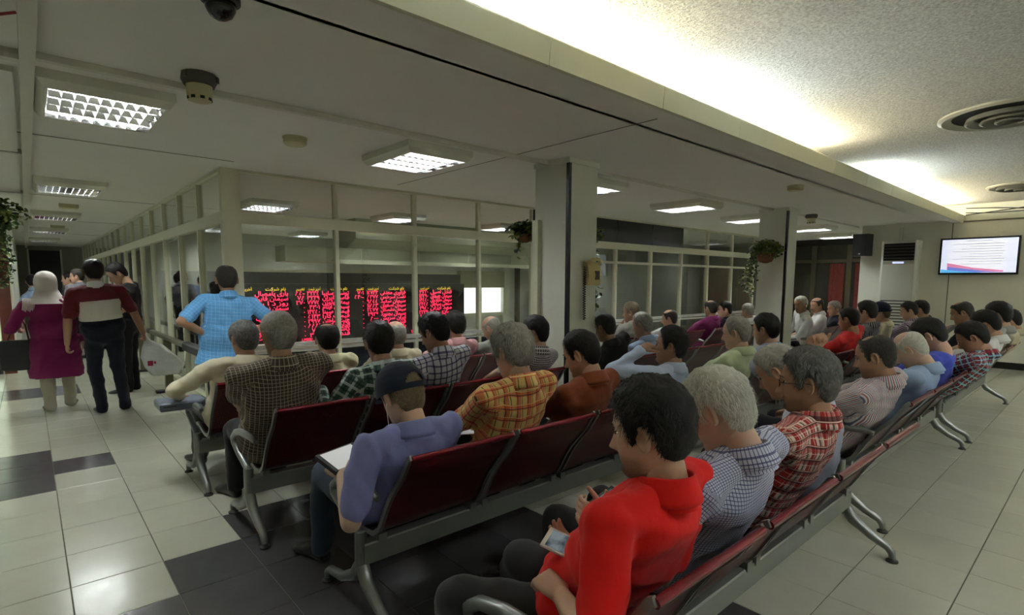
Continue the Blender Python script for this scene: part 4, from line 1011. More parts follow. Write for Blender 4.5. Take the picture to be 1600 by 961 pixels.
        def fin_tr(v, f):
            rg = np.random.default_rng(seed+5); L3 = v-org; h = np.zeros(len(v))
            for q in range(6):
                kd = unit(rg.normal(size=3))*rg.uniform(20, 45); h += np.maximum(0, np.sin(L3@kd+rg.uniform(0, 6)+.8*np.sin(L3@(rg.normal(size=3)*9))))**2
            fa = np.asarray(f); nrm = np.zeros_like(v); a, b, c, d_ = (v[fa[:, i]] for i in range(4)); fn = np.cross(c-a, d_-b)
            for i in range(4): np.add.at(nrm, fa[:, i], fn)
            v = v+unit_rows(nrm)*((h-1)*.004)[:, None]
            put('trousers', mk_mesh('trousers', v-org, fa, trousers), root)
        remesh(tb, .0155 if near else .023, 3, fin_tr)
    # ================= shoes
    if shoes:
        for nm in 'LR':
            h, k_, a_, ft = LG[nm]; smb = MB(); ft2 = unit(V(ft[0], ft[1], 0)); g = V(a_[0], a_[1], max(a_[2]-.085, 0)); shoe_mesh(smb, g-org+ft2*.0, ft2)
            put('shoe', smb.mesh('shoe', M_shoe if shoes is True else shoes, 'all'), root)
    # ================= body: head, neck, chest, arms, hands
    hv_, hf, ha = HEAD[near]; sm_ = SK[skin]
    parts = []
    def addp(v, f, lip=None, bd=None): parts.append((v, f, np.zeros(len(v)) if lip is None else lip, np.zeros(len(v)) if bd is None else bd))
    bd = np.zeros(len(hv_))
    if beard == 'goatee': bd = np.clip(ha['chin']*1.3+ha['mus']*1.2, 0, 1)+ha['jaw']*.5
    elif beard == 'stubble': bd = np.clip(ha['jaw']*.55+ha['mus']*.5, 0, .6)
    elif beard == 'full': bd = np.clip(ha['jaw']+ha['mus'], 0, 1)*.9
    elif beard == 'moustache': bd = ha['mus']*.95+ha['jaw']*.15
    else: bd = ha['jaw']*.12
    xf = lambda p: (p*hs)@RH.T+hc
    addp(xf(hv_), hf, ha['lip'], bd)
    for s in (-1, 1): ev, ef = ear_mesh(s); addp(xf(ev), ef if s > 0 else [q[::-1] for q in ef])
    nb = MB(); n_pts = [N-upN*.10-fw*.0, N-upN*.03, N+(nk_top-N)*.35, N+(nk_top-N)*.75, nk_top+RH@V(0, .005, .03)]
    nb.tube(n_pts, [.066, .060, .0555, .0545, .052], 24, 1.08, up=tuple(fw)); v, f = nb.data(); addp(v, f)
    cb = MB(); cb.loft([ring(k, -.03, -.03) for k in range(0, NS-1)]); v, f = cb.data(); addp(v, f)
    am = MB()
    for nm, s in (('L', -1), ('R', 1)):
        S, e, w, hf_, hn, curl, sp = LM[nm]
        capsule(am, S, e, .050, .043, 14); capsule(am, e, e+(w-e)*.35, .043, .041, 14); capsule(am, e+(w-e)*.3, w, .041, .027, 14, flat=1.0)
        hand(am, w, hf_, hn, s, curl, sp.get('s', 1.0), sp.get('spread', .3), sp.get('thumb', .6), sp.get('cup', 0))
    def fin_body(v, f):
        addp(v, f); V_, F_, l_, b_ = [], [], [], []; n = 0
        for (pv, pf, pl, pb) in parts:
            V_.append(pv); F_ += [tuple(int(i)+n for i in q) for q in pf]; l_.append(pl); b_.append(pb); n += len(pv)
        put('body', mk_mesh('body', np.concatenate(V_)-org, F_, sm_, dict(lip=('FLOAT', np.concatenate(l_)), beard=('FLOAT', np.concatenate(b_)))), root)
    remesh(am, hv or (.0085 if near else .0112), 1, fin_body)
    # eyes and brows
    if face:
        for s in (-1, 1):
            eb = MB(); 
            eb.lathe([(.0001, .0118), (.0045, .0109), (.0085, .008), (.0108, .004), (.0117, 0), (.0108, -.004), (.0001, -.0117)], n=14, axis=1)
            v, f = eb.data(); v = v*[1, -1, .42]; v = xf(v+V(s*.031, .0715, .0))
            e_ = put('eye', mk_mesh('eye', v-org, f, M_eye), root)
            ib = MB().lathe([(.0001, .0125), (.0035, .0122), (.0058, .0113), (.0058, .008)], n=12, axis=1); v, f = ib.data(); v = xf(v*[1, 1, .75]+V(s*.031, .0722, .0))
            put('iris', mk_mesh('iris', v-org, f, M_iris), e_)
        if hair not in ('white',) or beard:
            for s in (-1, 1):
                bp = [V(s*(.012+.008*q), .0965-.0011*q*q-.001*q, .0205+.0022*q-.00055*q*q) for q in range(5)]
                bb = MB(); bb.tube([xf(p[None])[0] for p in bp], [.0035, .0045, .0045, .004, .002], 8, .55); v, f = bb.data()
                put('eyebrow', mk_mesh('eyebrow', v-org, f, HR[hair if hair in ('black', 'dark', 'salt', 'grey') else 'dark']), root)
    # hair
    if hair:
        v, f, r = hair_geo(style, seed, near); put('hair', mk_mesh('hair', xf(v)-org, f, HR[hair], dict(rnd=('FLOAT', r))), root)
    root['_'] = 0; del root['_']
    return dict(root=root, org=org, xf=xf, RH=RH, hc=hc, N=N, LM=LM, fw=fw, rt=rt, sh=sh, side=side, C=C)
def extra(p, name, mb, m, smooth='all', attrs=None):
    v, f = mb.data(); o = put(name, mk_mesh(name, v-p['org'], f, m, attrs), p['root']); return o
# ================================================================== people: the cast
def W_(px, py, z): return at_z(px, py, z)
def X_(px, py, x): return at_x(px, py, x)
def Y_(px, py, y): return at_y(px, py, y)
def seatp(row, x, dy=.38): return V(x, row+dy, .47)
C_ = lambda r, g, b: srgb(r, g, b)
navy, blk, wht = C_(24, 26, 52), (.008, .008, .009), C_(225, 225, 225)
T_black = fabric('trousers_black', (.012, .012, .014)); T_char = fabric('trousers_charcoal', (.028, .028, .030)); T_navy = fabric('trousers_navy', (.014, .016, .028)); T_grey = fabric('trousers_grey', (.07, .07, .066)); T_beige = fabric('trousers_beige', C_(176, 170, 150)); T_jean = fabric('trousers_denim', (.03, .045, .07)); T_dnavy = fabric('trousers_dark_navy', (.008, .009, .016))
F = {}
F['red'] = fabric('red_polo', C_(204, 22, 16), wr=.5)
F['finecheck'] = fabric('white_blue_fine_check', C_(196, 198, 214), [(.0105, .0028, C_(58, 60, 110), .8, 0)], [(.0105, .0028, C_(58, 60, 110), .8, 0)])
F['plaid_red'] = fabric('red_white_black_plaid', C_(150, 40, 36), [(.055, .030, C_(226, 214, 200), .75, .01), (.055, .012, C_(30, 22, 24), .85, .0), (.0275, .003, C_(220, 190, 170), .8, .02)], [(.055, .026, C_(150, 30, 30), .65, .012), (.055, .012, C_(30, 22, 24), .75, 0), (.0275, .003, C_(230, 200, 180), .8, .02)])
F['paleblue'] = fabric('pale_blue_white_shirt', C_(176, 184, 200))
F['stripe'] = fabric('white_red_blue_stripe', C_(208, 204, 204), [(.020, .005, C_(140, 44, 54), .85, 0), (.020, .004, C_(60, 62, 110), .85, .009)])
F['lblue'] = fabric('light_blue_shirt', C_(150, 172, 202))
F['royal'] = fabric('royal_blue_tshirt', C_(58, 70, 168))
F['multi'] = fabric('teal_red_white_plaid', C_(40, 44, 60), [(.045, .012, C_(200, 206, 210), .7, 0), (.045, .010, C_(150, 40, 46), .7, .02)], [(.045, .012, C_(130, 190, 205), .7, 0), (.045, .010, C_(150, 40, 46), .7, .02)])
F['white'] = fabric('white_shirt', C_(218, 218, 216)); F['grey'] = fabric('grey_shirt', C_(150, 150, 144)); F['dnavy'] = fabric('dark_navy_shirt', C_(34, 34, 46)); F['black'] = fabric('black_shirt', (.012, .012, .013))
F['peri'] = fabric('periwinkle_shirt', C_(124, 128, 178), wr=.5)
F['orange'] = fabric('orange_yellow_plaid', C_(202, 176, 108), [(.062, .026, C_(190, 62, 42), .62, .004), (.062, .004, C_(28, 30, 40), .9, 0), (.062, .0035, C_(28, 30, 40), .9, .033)], [(.062, .026, C_(200, 72, 44), .55, .004), (.062, .004, C_(28, 30, 40), .85, 0), (.062, .003, C_(228, 214, 150), .8, .045)])
F['rust'] = fabric('rust_brown_shirt', C_(116, 58, 30), wr=.5); F['ltblue2'] = fabric('bluish_white_shirt', C_(176, 190, 214), wr=.6); F['green'] = fabric('pale_green_shirt', C_(178, 188, 150), wr=.5); F['bluegrey'] = fabric('blue_grey_shirt', C_(128, 142, 172))
F['red2'] = fabric('plain_red_shirt', C_(178, 34, 36)); F['dstripe'] = fabric('dark_striped_shirt', C_(64, 62, 74), [(.02, .006, C_(180, 176, 176), .7, 0)])
F['browncheck'] = fabric('dark_brown_check', C_(72, 64, 56), [(.021, .0035, C_(176, 164, 140), .7, 0)], [(.021, .0035, C_(176, 164, 140), .7, 0)], wr=.6)
F['greenplaid'] = fabric('green_white_plaid', C_(66, 88, 78), [(.075, .020, C_(196, 206, 200), .7, 0), (.075, .014, C_(26, 40, 38), .7, .035)], [(.075, .018, C_(196, 206, 200), .65, 0), (.075, .014, C_(26, 40, 38), .7, .035)])
F['navyplaid'] = fabric('white_navy_plaid', C_(196, 198, 208), [(.046, .011, C_(30, 32, 84), .82, 0)], [(.046, .011, C_(30, 32, 84), .82, 0)])
F['bwcheck'] = fabric('black_white_check', C_(70, 62, 66), [(.016, .005, C_(216, 210, 210), .8, 0)], [(.016, .005, C_(216, 210, 210), .8, 0)])
F['cream'] = fabric('cream_shirt', C_(206, 198, 170), wr=.7); F['cream2'] = fabric('yellowish_cream_shirt', C_(204, 200, 162)); F['beige'] = fabric('beige_shirt', C_(190, 182, 152)); F['pink'] = fabric('pink_shirt', C_(206, 156, 158)); F['grey2'] = fabric('warm_grey_shirt', C_(146, 148, 138))
F['purple'] = fabric('purple_shirt', C_(112, 34, 84)); F['sky'] = fabric('sky_blue_check', C_(96, 160, 214), [(.03, .002, C_(190, 220, 236), .6, 0)], [(.03, .002, C_(190, 220, 236), .6, 0)])
F['suit'] = fabric('dark_suit', C_(40, 40, 50)); F['magenta'] = fabric('magenta_tunic', C_(112, 26, 74), wr=.6); F['vstripe'] = fabric('maroon_white_stripe', C_(84, 58, 76), [(.022, .008, C_(196, 190, 196), .75, 0)])
full = dict(thick=.014, len=.024, top=.6); short_ = dict(thick=.009, len=.014, top=.25, lift=.5); med = dict(thick=.012, len=.02)
# ------------------------------------------------ nearest row
lw = W_(878, 932, .64); pw = W_(908, 868, .71)
p1 = person('man in a bright red polo shirt holding a white phone', Y_(1016, 672, .84), seatp(R1, 1.29), hv=.005, head=(16, 8, 0), skin='light', hair='black', style=dict(thick=.016, len=.026, top=.6, front=.070, temple=.060, fwd=.5, nape=-.066), shirt=F['red'], trousers=T_char, near=True, beard='stubble', belly=.03, wide=1.06,
  arms=dict(L=dict(w=lw, f=W_(852, 905, .66)-lw, n=V(.2, .3, -1), curl=1.15, thumb=.9, pole=V(-.5, -.6, -.5)), R=dict(w=pw, f=W_(880, 850, .71)-pw, n=V(-.35, -.1, 1), curl=.55, thumb=.2, cup=.6, pole=V(.6, -.4, -.6))),
  legs=dict(L=(W_(715, 935, .52), W_(700, 990, .10), V(-.4, 1, 0)), R=(W_(815, 872, .52), W_(800, 905, .10), V(.1, 1, 0))))
tp = W_(962, 800, .70)
p2 = person('white-haired man in a fine blue-and-white checked shirt', Y_(1122, 640, .86), seatp(R1, 1.78), hv=.005, head=(6, 26, 0), skin='pale', hair='white', style=dict(thick=.013, len=.030, front=.085, temple=.075, strands=3200, lift=.45, nape=-.086), shirt=F['finecheck'], trousers=T_black, near=True, belly=.05, wide=1.08, sw=1.05,
  arms=dict(L=dict(w=W_(946, 815, .69), f=V(-.35, .75, .25), n=V(.95, .35, -.1), curl=.75, thumb=-.6, cup=-.9, spread=.2), R=dict(w=W_(1000, 800, .68), f=V(-.6, .6, .1), n=V(-.3, .2, 1), curl=.5)))
p3 = person('man with glasses and a goatee in a red, white and black plaid shirt', Y_(1262, 596, .86), seatp(R1, 2.49), head=(17, 4, 0), skin='tan', hair='salt', style=dict(thick=.016, len=.024, top=.5, front=.070, temple=.062), shirt=F['plaid_red'], trousers=T_black, near=True, beard='goatee', belly=.04, wide=1.05,
  arms=dict(L=dict(w=V(2.36, 1.32, .62), f=V(.5, .6, -.2), n=V(.1, 0, -1)), R=dict(w=V(2.64, 1.34, .62))))
h4 = W_(1238, 532, 1.20); h4 = Y_(1266, 552, 1.03)
p4 = person('grey-haired man bent forward in a pale blue-white shirt', Y_(1216, 580, 1.16), seatp(R1, 3.09), hv=.005, head=(10, 30, 0), skin='mid', hair='grey', style=dict(thick=.012, len=.02), shirt=F['paleblue'], sleeve='half', trousers=T_black, near=False, bulge=.11, wide=1.1, belly=.05,
  arms=dict(R=dict(w=h4, f=V(-.15, -.15, .95), n=V(-.35, -.9, -.1), curl=.95, thumb=.5, pole=V(.5, .5, -.8)), L=dict(w=V(2.98, 1.30, .62))))
p5 = person('man with receding dark hair in a white shirt with red and blue stripes', Y_(1367, 557, .99), seatp(R1b, 4.05), head=(8, 14, 0), skin='tan', hair='dark', style=dict(thick=.008, len=.014, front=.098, temple=.085, bald=.35, bald_dir=.6), shirt=F['stripe'], sleeve='half', trousers=T_black, near=True, beard='stubble', wide=1.05)
p6 = person('bald white-haired man in a light blue shirt with head bowed', X_(1422, 546, 4.78), seatp(R1b, 4.78), head=(0, 34, 0), skin='pale', hair='white', style=dict(thick=.006, len=.012, bald=.75, bald_dir=.3), shirt=F['lblue'], trousers=T_black, bulge=.07, wide=1.1, face=False)
p7 = person('young man in a royal blue T-shirt with head bowed', X_(1452, 525, 5.38), seatp(R1b, 5.38), head=(0, 30, 0), skin='light', hair='black', style=full, shirt=F['royal'], collar=False, trousers=T_jean, bulge=.07, face=False)
p8 = person('dark-haired man in a teal, red and white plaid shirt', X_(1519, 528, 5.98), seatp(R1b, 5.98), head=(8, 28, 0), skin='tan', hair='black', style=med, shirt=F['multi'], trousers=T_black, bulge=.07)
p9 = person('man in a white shirt right of the teal plaid shirt', X_(1540, 508, 6.98), seatp(R1b, 6.98), head=(0, 25, 0), skin='mid', hair='black', style=full, shirt=F['white'], trousers=T_black, bulge=.06, face=False)
p10 = person('man with thick black hair in a grey shirt near the right wall', X_(1559, 493, 7.58), seatp(R1b, 7.58), head=(-5, 12, 0), skin='light', hair='black', style=full, shirt=F['grey'], trousers=T_char, face=False)
p12 = person('man half hidden behind the grey shirt near the right wall', X_(1577, 501, 8.78), seatp(R1b, 8.78), head=(0, 20, 0), skin='mid', hair='black', style=med, shirt=F['beige'], trousers=T_char, face=False)
p11 = person('man in a dark navy shirt leaning forward in front of the television wall', Y_(1503, 489, 1.22), seatp(R1b, 8.18), head=(10, 18, 0), skin='tan', hair='dark', style=dict(thick=.008, len=.012, bald=.4), shirt=F['dnavy'], sleeve='long', trousers=T_black, bulge=.05)
# ------------------------------------------------ second row
gw = W_(535, 742, .66)
q1 = person('man in a periwinkle shirt wearing a navy baseball cap', Y_(628, 618, 2.10), seatp(R2, 1.26), hv=.005, head=(8, 24, 0), skin='pale', hair='brown', style=dict(thick=.0075, len=.018, nape=-.088, top=.0, lift=.15, strands=1600), shirt=F['peri'], trousers=T_jean, near=True, face=True, wide=1.1, belly=.03,
  arms=dict(L=dict(w=gw, f=W_(512, 722, .69)-gw, n=V(.5, .2, -1), curl=.5, pole=V(-.35, -.7, -.8)), R=dict(w=V(1.5, 2.52, .62))))
q2 = person('grey-haired man in an orange and yellow plaid shirt', Y_(800, 550, 2.10), seatp(R2, 1.92), head=(4, 14, 0), skin='light', hair='grey', style=dict(thick=.020, len=.034, top=.35), shirt=F['orange'], sleeve='long', trousers=T_char, near=True, wide=1.05)
q3 = person('man with black hair in a rust brown shirt looking down', Y_(908, 553, 2.10), seatp(R2, 2.50), head=(20, 20, 0), skin='light', hair='black', style=dict(thick=.012, len=.02, front=.088, temple=.070), shirt=F['rust'], sleeve='long', trousers=T_black, near=True, beard='stubble')
q4w = Y_(1003, 545, 2.24)
q4 = person('man in a bluish white shirt resting his hand on his mouth', Y_(1048, 540, 2.12), seatp(R2, 3.34), hv=.005, head=(24, -4, 0), skin='tan', hair='black', style=dict(thick=.014, len=.02, front=.08, temple=.068), shirt=F['ltblue2'], sleeve='long', trousers=T_black, near=True,
  arms=dict(L=dict(w=q4w, f=unit(Y_(1022, 535, 2.22)-q4w), n=V(.6, .2, -.7), curl=.9, pole=V(-.8, .3, -.9)), R=dict(w=V(3.3, 2.55, .62))))
q5 = person('grey-haired man in a pale green shirt', Y_(1150, 520, 2.10), seatp(R2, 4.42), head=(10, 8, 0), skin='light', hair='grey', style=dict(thick=.010, len=.016, front=.095, temple=.08), shirt=F['green'], sleeve='long', trousers=T_grey, wide=1.08, belly=.05)
q6 = person('man with thick black hair in a blue-grey shirt', Y_(1196, 515, 2.10), seatp(R2, 4.98), head=(0, 8, 0), skin='mid', hair='black', style=full, shirt=F['bluegrey'], trousers=T_black, face=False)
q7 = person('man in a plain red shirt seen from behind', Y_(1326, 499, 2.10), seatp(R2, 7.35), head=(-8, 8, 0), skin='tan', hair='black', style=short_, shirt=F['red2'], collar=False, trousers=T_black, face=False)
q8 = person('black-haired man in a dark striped shirt beside the plain red shirt', Y_(1354, 488, 2.10), seatp(R2, 7.95), head=(-8, 8, 0), skin='mid', hair='black', style=full, shirt=F['dstripe'], trousers=T_black, face=False)
q9 = person('man with a dark cap sitting before the air conditioner', Y_(1376, 489, 2.10), seatp(R2, 8.55), head=(5, 10, 0), skin='mid', hair='brown', style=short_, shirt=F['beige'], trousers=T_black, face=False)
w4 = person('man in a maroon and white striped shirt in profile before the air conditioner', Y_(1420, 486, 2.10), seatp(R2, 9.98), head=(20, 14, 0), skin='mid', hair='black', style=med, shirt=F['vstripe'], sleeve='long', trousers=T_black)
w5 = person('man in a dark blue shirt behind the maroon striped shirt', Y_(1438, 484, 2.06), seatp(R2, 10.55), head=(0, 12, 0), skin='mid', hair='black', style=full, shirt=F['dnavy'], trousers=T_black, face=False)
# ------------------------------------------------ third row
s1 = person('big grey-haired man in a dark brown checked shirt', Y_(435, 523, 3.26), seatp(R3, 1.15, .45), head=(6, 2, 0), skin='tan', hair='grey', style=dict(thick=.010, len=.014, top=.15), shirt=F['browncheck'], trousers=T_black, near=True, wide=1.2, sw=1.1, belly=.08, face=False)
s2 = person('dark-haired man in a green and white plaid shirt with one arm stretched out', Y_(592, 536, 3.28), seatp(R3, 1.78), head=(-12, 14, 0), skin='mid', hair='black', style=full, shirt=F['greenplaid'], sleeve='long', trousers=T_jean, near=True, face=False,
  arms=dict(L=dict(w=V(1.42, 3.50, .80), f=V(-1, .3, -.2), n=V(0, 0, -1), curl=.3, pole=V(-.4, -.6, -.8))))
s3 = person('dark-haired man in a white and navy plaid shirt', Y_(678, 520, 3.28), seatp(R3, 2.28), head=(22, 20, 0), skin='tan', hair='black', style=full, shirt=F['navyplaid'], trousers=T_black, near=True, face=True)
s4 = person('black-haired man in a small black-and-white check shirt left of the telephone column', Y_(836, 520, 3.28), seatp(R3, 3.15), head=(28, 6, 0), skin='light', hair='black', style=full, shirt=F['bwcheck'], trousers=T_black)
s5 = person('man in a black shirt just right of the telephone column', Y_(945, 512, 3.40), seatp(R3, 4.57), head=(4, 12, 0), skin='tan', hair='black', style=short_, shirt=F['black'], trousers=T_black, face=False)
s6w = Y_(985, 520, 3.5)
s6 = person('grey-haired man in a light blue shirt right of the black shirt', Y_(1003, 508, 3.44), seatp(R3, 5.05), head=(10, 10, 0), skin='mid', hair='grey', style=med, shirt=F['lblue'], sleeve='long', trousers=T_grey, face=False)
w1 = person('white-haired man in a white shirt turning his head, right of the ivy column', Y_(1251, 476, 3.50), seatp(R3, 9.75), heading=.6, head=(40, 4, 0), skin='tan', hair='white', style=med, shirt=F['white'], sleeve='long', trousers=T_navy, beard='moustache')
w2 = person('bald man in a white shirt next to the white-haired man', Y_(1276, 477, 3.50), seatp(R3, 10.25), heading=.4, head=(35, 6, 0), skin='mid', hair='dark', style=dict(thick=.006, len=.01, bald=.7), shirt=F['white'], trousers=T_navy)
w3 = person('man in a dark suit jacket on the far bench', Y_(1303, 482, 3.40), seatp(R3, 10.80), heading=.4, head=(25, 6, 0), skin='mid', hair='grey', style=short_, shirt=F['suit'], sleeve='long', trousers=T_char)
# ------------------------------------------------ front row
t1 = person('man in a crumpled cream shirt with his arm over the bench end', Y_(381, 530, 4.32), seatp(R4, 1.14), head=(14, 6, 0), skin='tan', hair='salt', style=dict(thick=.012, len=.02), shirt=F['cream'], sleeve='long', trousers=T_grey, near=True, wide=1.12, face=False,
  arms=dict(L=dict(w=V(.80, 4.62, .64), f=V(0, 1, -.1), n=V(.3, 0, -1), curl=.5, pole=V(-1, -.4, -.2))))
t2 = person('man with a bald spot in a yellowish cream shirt', Y_(511, 530, 4.34), seatp(R4, 1.84), head=(-6, 4, 0), skin='light', hair='black', style=dict(thick=.012, len=.018, bald=.42, bald_dir=-.3), shirt=F['cream2'], trousers=T_grey, near=True, face=False, sleeve='half')
t3 = person('bald man in a beige shirt before the red board', Y_(618, 524, 4.36), seatp(R4, 2.50), head=(-4, 4, 0), skin='light', hair='grey', style=dict(thick=.005, len=.01, bald=.85, bald_dir=.1), shirt=F['beige'], trousers=T_grey, near=True, face=False)
t4 = person('dark-haired man in a pink shirt', Y_(711, 509, 4.36), seatp(R4, 3.12), head=(-4, 6, 0), skin='mid', hair='black', style=full, shirt=F['pink'], sleeve='half', trousers=T_char, near=True, face=False)
t5 = person('bald man in a warm grey shirt looking down left of the column', Y_(768, 513, 4.44), seatp(R4, 3.68), head=(22, 24, 0), skin='light', hair='grey', style=dict(thick=.003, len=.006, bald=.95, bald_dir=.2), shirt=F['grey2'], sleeve='half', trousers=T_char)
u1 = person('man in a grey shirt resting his chin on his hand beyond the column', Y_(986, 488, 4.36), seatp(R4, 6.05), head=(20, 6, 0), skin='tan', hair='brown', style=med, shirt=F['grey'], trousers=T_grey,
  arms=dict(L=dict(w=Y_(972, 512, 4.52), f=V(.2, .0, 1), n=V(.6, -.4, 0), curl=.5, pole=V(-.6, .1, -1))))
u1b = person('balding man with dark hair between the blue shirt and the purple shirt', Y_(1046, 498, 4.36), seatp(R4, 6.90), head=(20, 8, 0), skin='mid', hair='dark', style=dict(thick=.008, len=.012, bald=.6), shirt=F['white'], trousers=T_grey)
make_bench(4, 7.9, R4, 'farthest front bench under the man in the purple shirt')
u2 = person('man in a purple shirt at the front right', Y_(1110, 482, 4.40), seatp(R4, 8.25), head=(-15, 6, 0), skin='mid', hair='dark', style=dict(thick=.008, len=.014, bald=.5, bald_dir=-.2), shirt=F['purple'], sleeve='long', trousers=T_black, wide=1.15, face=False)
u3 = person('man with black hair beside the purple shirt', Y_(1133, 484, 4.40), seatp(R4, 8.85), head=(30, 6, 0), skin='light', hair='black', style=med, shirt=F['dnavy'], trousers=T_black)
u4 = person('man in a pale shirt just left of the ivy column', Y_(1168, 486, 4.40), seatp(R4, 9.7), head=(-10, 6, 0), skin='mid', hair='grey', style=short_, shirt=F['white'], trousers=T_grey, face=False)
# ------------------------------------------------ standing people
def stand(x, y, z=.93): return V(x, y, z)
m1 = person('walking man in a maroon, white and navy polo shirt carrying a plastic bag', Y_(146, 425, 7.66), stand(.62, 7.64, .96), seated=False, head=(6, 4, 0), skin='tan', hair='black', style=dict(thick=.012, len=.016), shirt=fabric('maroon_white_navy_polo', C_(16, 18, 30), [], [(3.0, 2.0, C_(196, 190, 176), 1.0, -10-.19), (3.0, 2.0, C_(84, 22, 30), 1.0, -10-.40)]), collar_mat=F['white'], trousers=T_dnavy, near=True, belly=.03, wide=1.08, face=False,
  arms=dict(L=dict(w=V(.29, 7.62, .82), f=V(-.05, .25, -1), n=V(1, 0, 0), curl=.9), R=dict(w=V(1.00, 7.66, .88), f=V(.15, .2, -1), n=V(-1, 0, 0), curl=1.2, pole=V(.8, -.6, -.3))),
  legs=dict(L=(V(.52, 7.72, .52), V(.56, 7.68, .085), V(-.15, 1, 0)), R=(V(.73, 7.66, .52), V(.78, 7.72, .085), V(.2, 1, 0))))
f1 = person('woman in a magenta tunic and white headscarf carrying a black bag', Y_(71, 444, 8.22), stand(.20, 8.20, .94), seated=False, head=(10, 2, 0), skin='mid', hair=None, shirt=F['magenta'], sleeve='long', collar=False, trousers=T_beige, near=True, wide=1.08, long_hem=.50, face=False, shoes=M_shoeb,
  arms=dict(L=dict(w=V(-.10, 8.40, 1.0), f=V(0, .6, -1), n=V(1, 0, 0), curl=1.1, pole=V(-.5, -.9, -.6)), R=dict(w=V(.46, 8.24, .80), f=V(0, .15, -1), n=V(-1, 0, 0), curl=.5)),
  legs=dict(L=(V(.11, 8.22, .5), V(.12, 8.18, .085), V(-.15, 1, 0)), R=(V(.30, 8.28, .5), V(.31, 8.40, .085), V(.2, 1, 0))))
b1 = person('man in a sky blue checked shirt standing with his hands on his hips', Y_(354, 437, 5.74), stand(1.40, 5.72, .93), seated=False, head=(-6, 2, 0), skin='tan', hair='dark', style=dict(thick=.010, len=.014, bald=.25, bald_dir=-.5), shirt=F['sky'], trousers=T_navy, near=True, wide=1.12, face=False, long_hem=.14,
  arms=dict(L=dict(w=V(1.22, 5.68, 1.02), f=V(.9, .3, -.2), n=V(.5, -.3, .3), curl=.4, pole=V(-1, -.5, 0)), R=dict(w=V(1.60, 5.68, 1.02), f=V(-.9, .3, -.2), n=V(-.5, -.3, .3), curl=.4, pole=V(1, -.5, 0))))
y1 = person('young man in a black T-shirt looking down beside the corridor glass', Y_(183, 428, 8.9), stand(1.00, 8.95, .95), heading=1.1, seated=False, head=(25, 32, 0), skin='light', hair='black', style=full, shirt=F['black'], collar=False, trousers=T_black,
  arms=dict(L=dict(w=V(.78, 8.72, 1.06), f=V(-.7, .2, .3), n=V(.2, .5, .8), curl=.5), R=dict(w=V(.74, 8.86, 1.06), f=V(-.7, -.1, .3), n=V(.2, -.3, .8), curl=.5)))
c1p = person('man in dark clothes far down the corridor', Y_(120, 432, 13.2), stand(.72, 13.2, .95), heading=.6, seated=False, head=(40, 0, 0), skin='light', hair='dark', style=med, shirt=F['dstripe'], trousers=T_black)
c2p = person('person in a black top far down the corridor beside the dark door', Y_(107, 436, 14.0), stand(.55, 14.0, .93), heading=1.2, seated=False, head=(0, 0, 0), skin='light', hair='black', style=med, shirt=F['black'], trousers=T_black)
c3p = person('person in light blue far down the corridor behind the white headscarf', Y_(50, 440, 14.5), stand(.33, 14.5, .95), heading=0, seated=False, head=(0, 0, 0), skin='light', hair='black', style=med, shirt=F['lblue'], trousers=T_black, face=False)
run_jobs()
# ------------------------------------------------ worn things
def specs(p):
    xf = p['xf']; mb = MB()
    for s in (-1, 1):
        pts = [V(s*(.033+.021*math.cos(a)), .1005-.004*abs(math.cos(a)), -.004+.0145*math.sin(a)) for a in np.linspace(0, 2*math.pi, 17)]; mb.tube(xf(np.array(pts)), .0012, 6)
        mb.tube(xf(np.array([V(s*.054, .096, .002), V(s*.070, .070, .002), V(s*.078, .02, .002), V(s*.079, -.012, .002), V(s*.078, -.025, -.012)])), .0015, 6)
    mb.tube(xf(np.array([V(-.012, .099, .001), V(0, .103, .004), V(.012, .099, .001)])), .0013, 6)
    o = extra(p, 'eyeglasses', mb, M_rub)
    for s in (-1, 1):
        lm = MB(); a = np.linspace(0, 2*math.pi, 16, endpoint=False)
        lm.loft([xf(np.stack([s*(.033+.0205*np.cos(a)), yy-.004*np.abs(np.cos(a)), -.004+.014*np.sin(a)], 1)) for yy in (.1000, .0993)])
        v, f = lm.data(); put('lens', mk_mesh('lens', v-p['org'], f, M_lens), o)
M_lens = glass_mat('spectacle_lens', (.96, .96, .96), .5)
specs(p3)
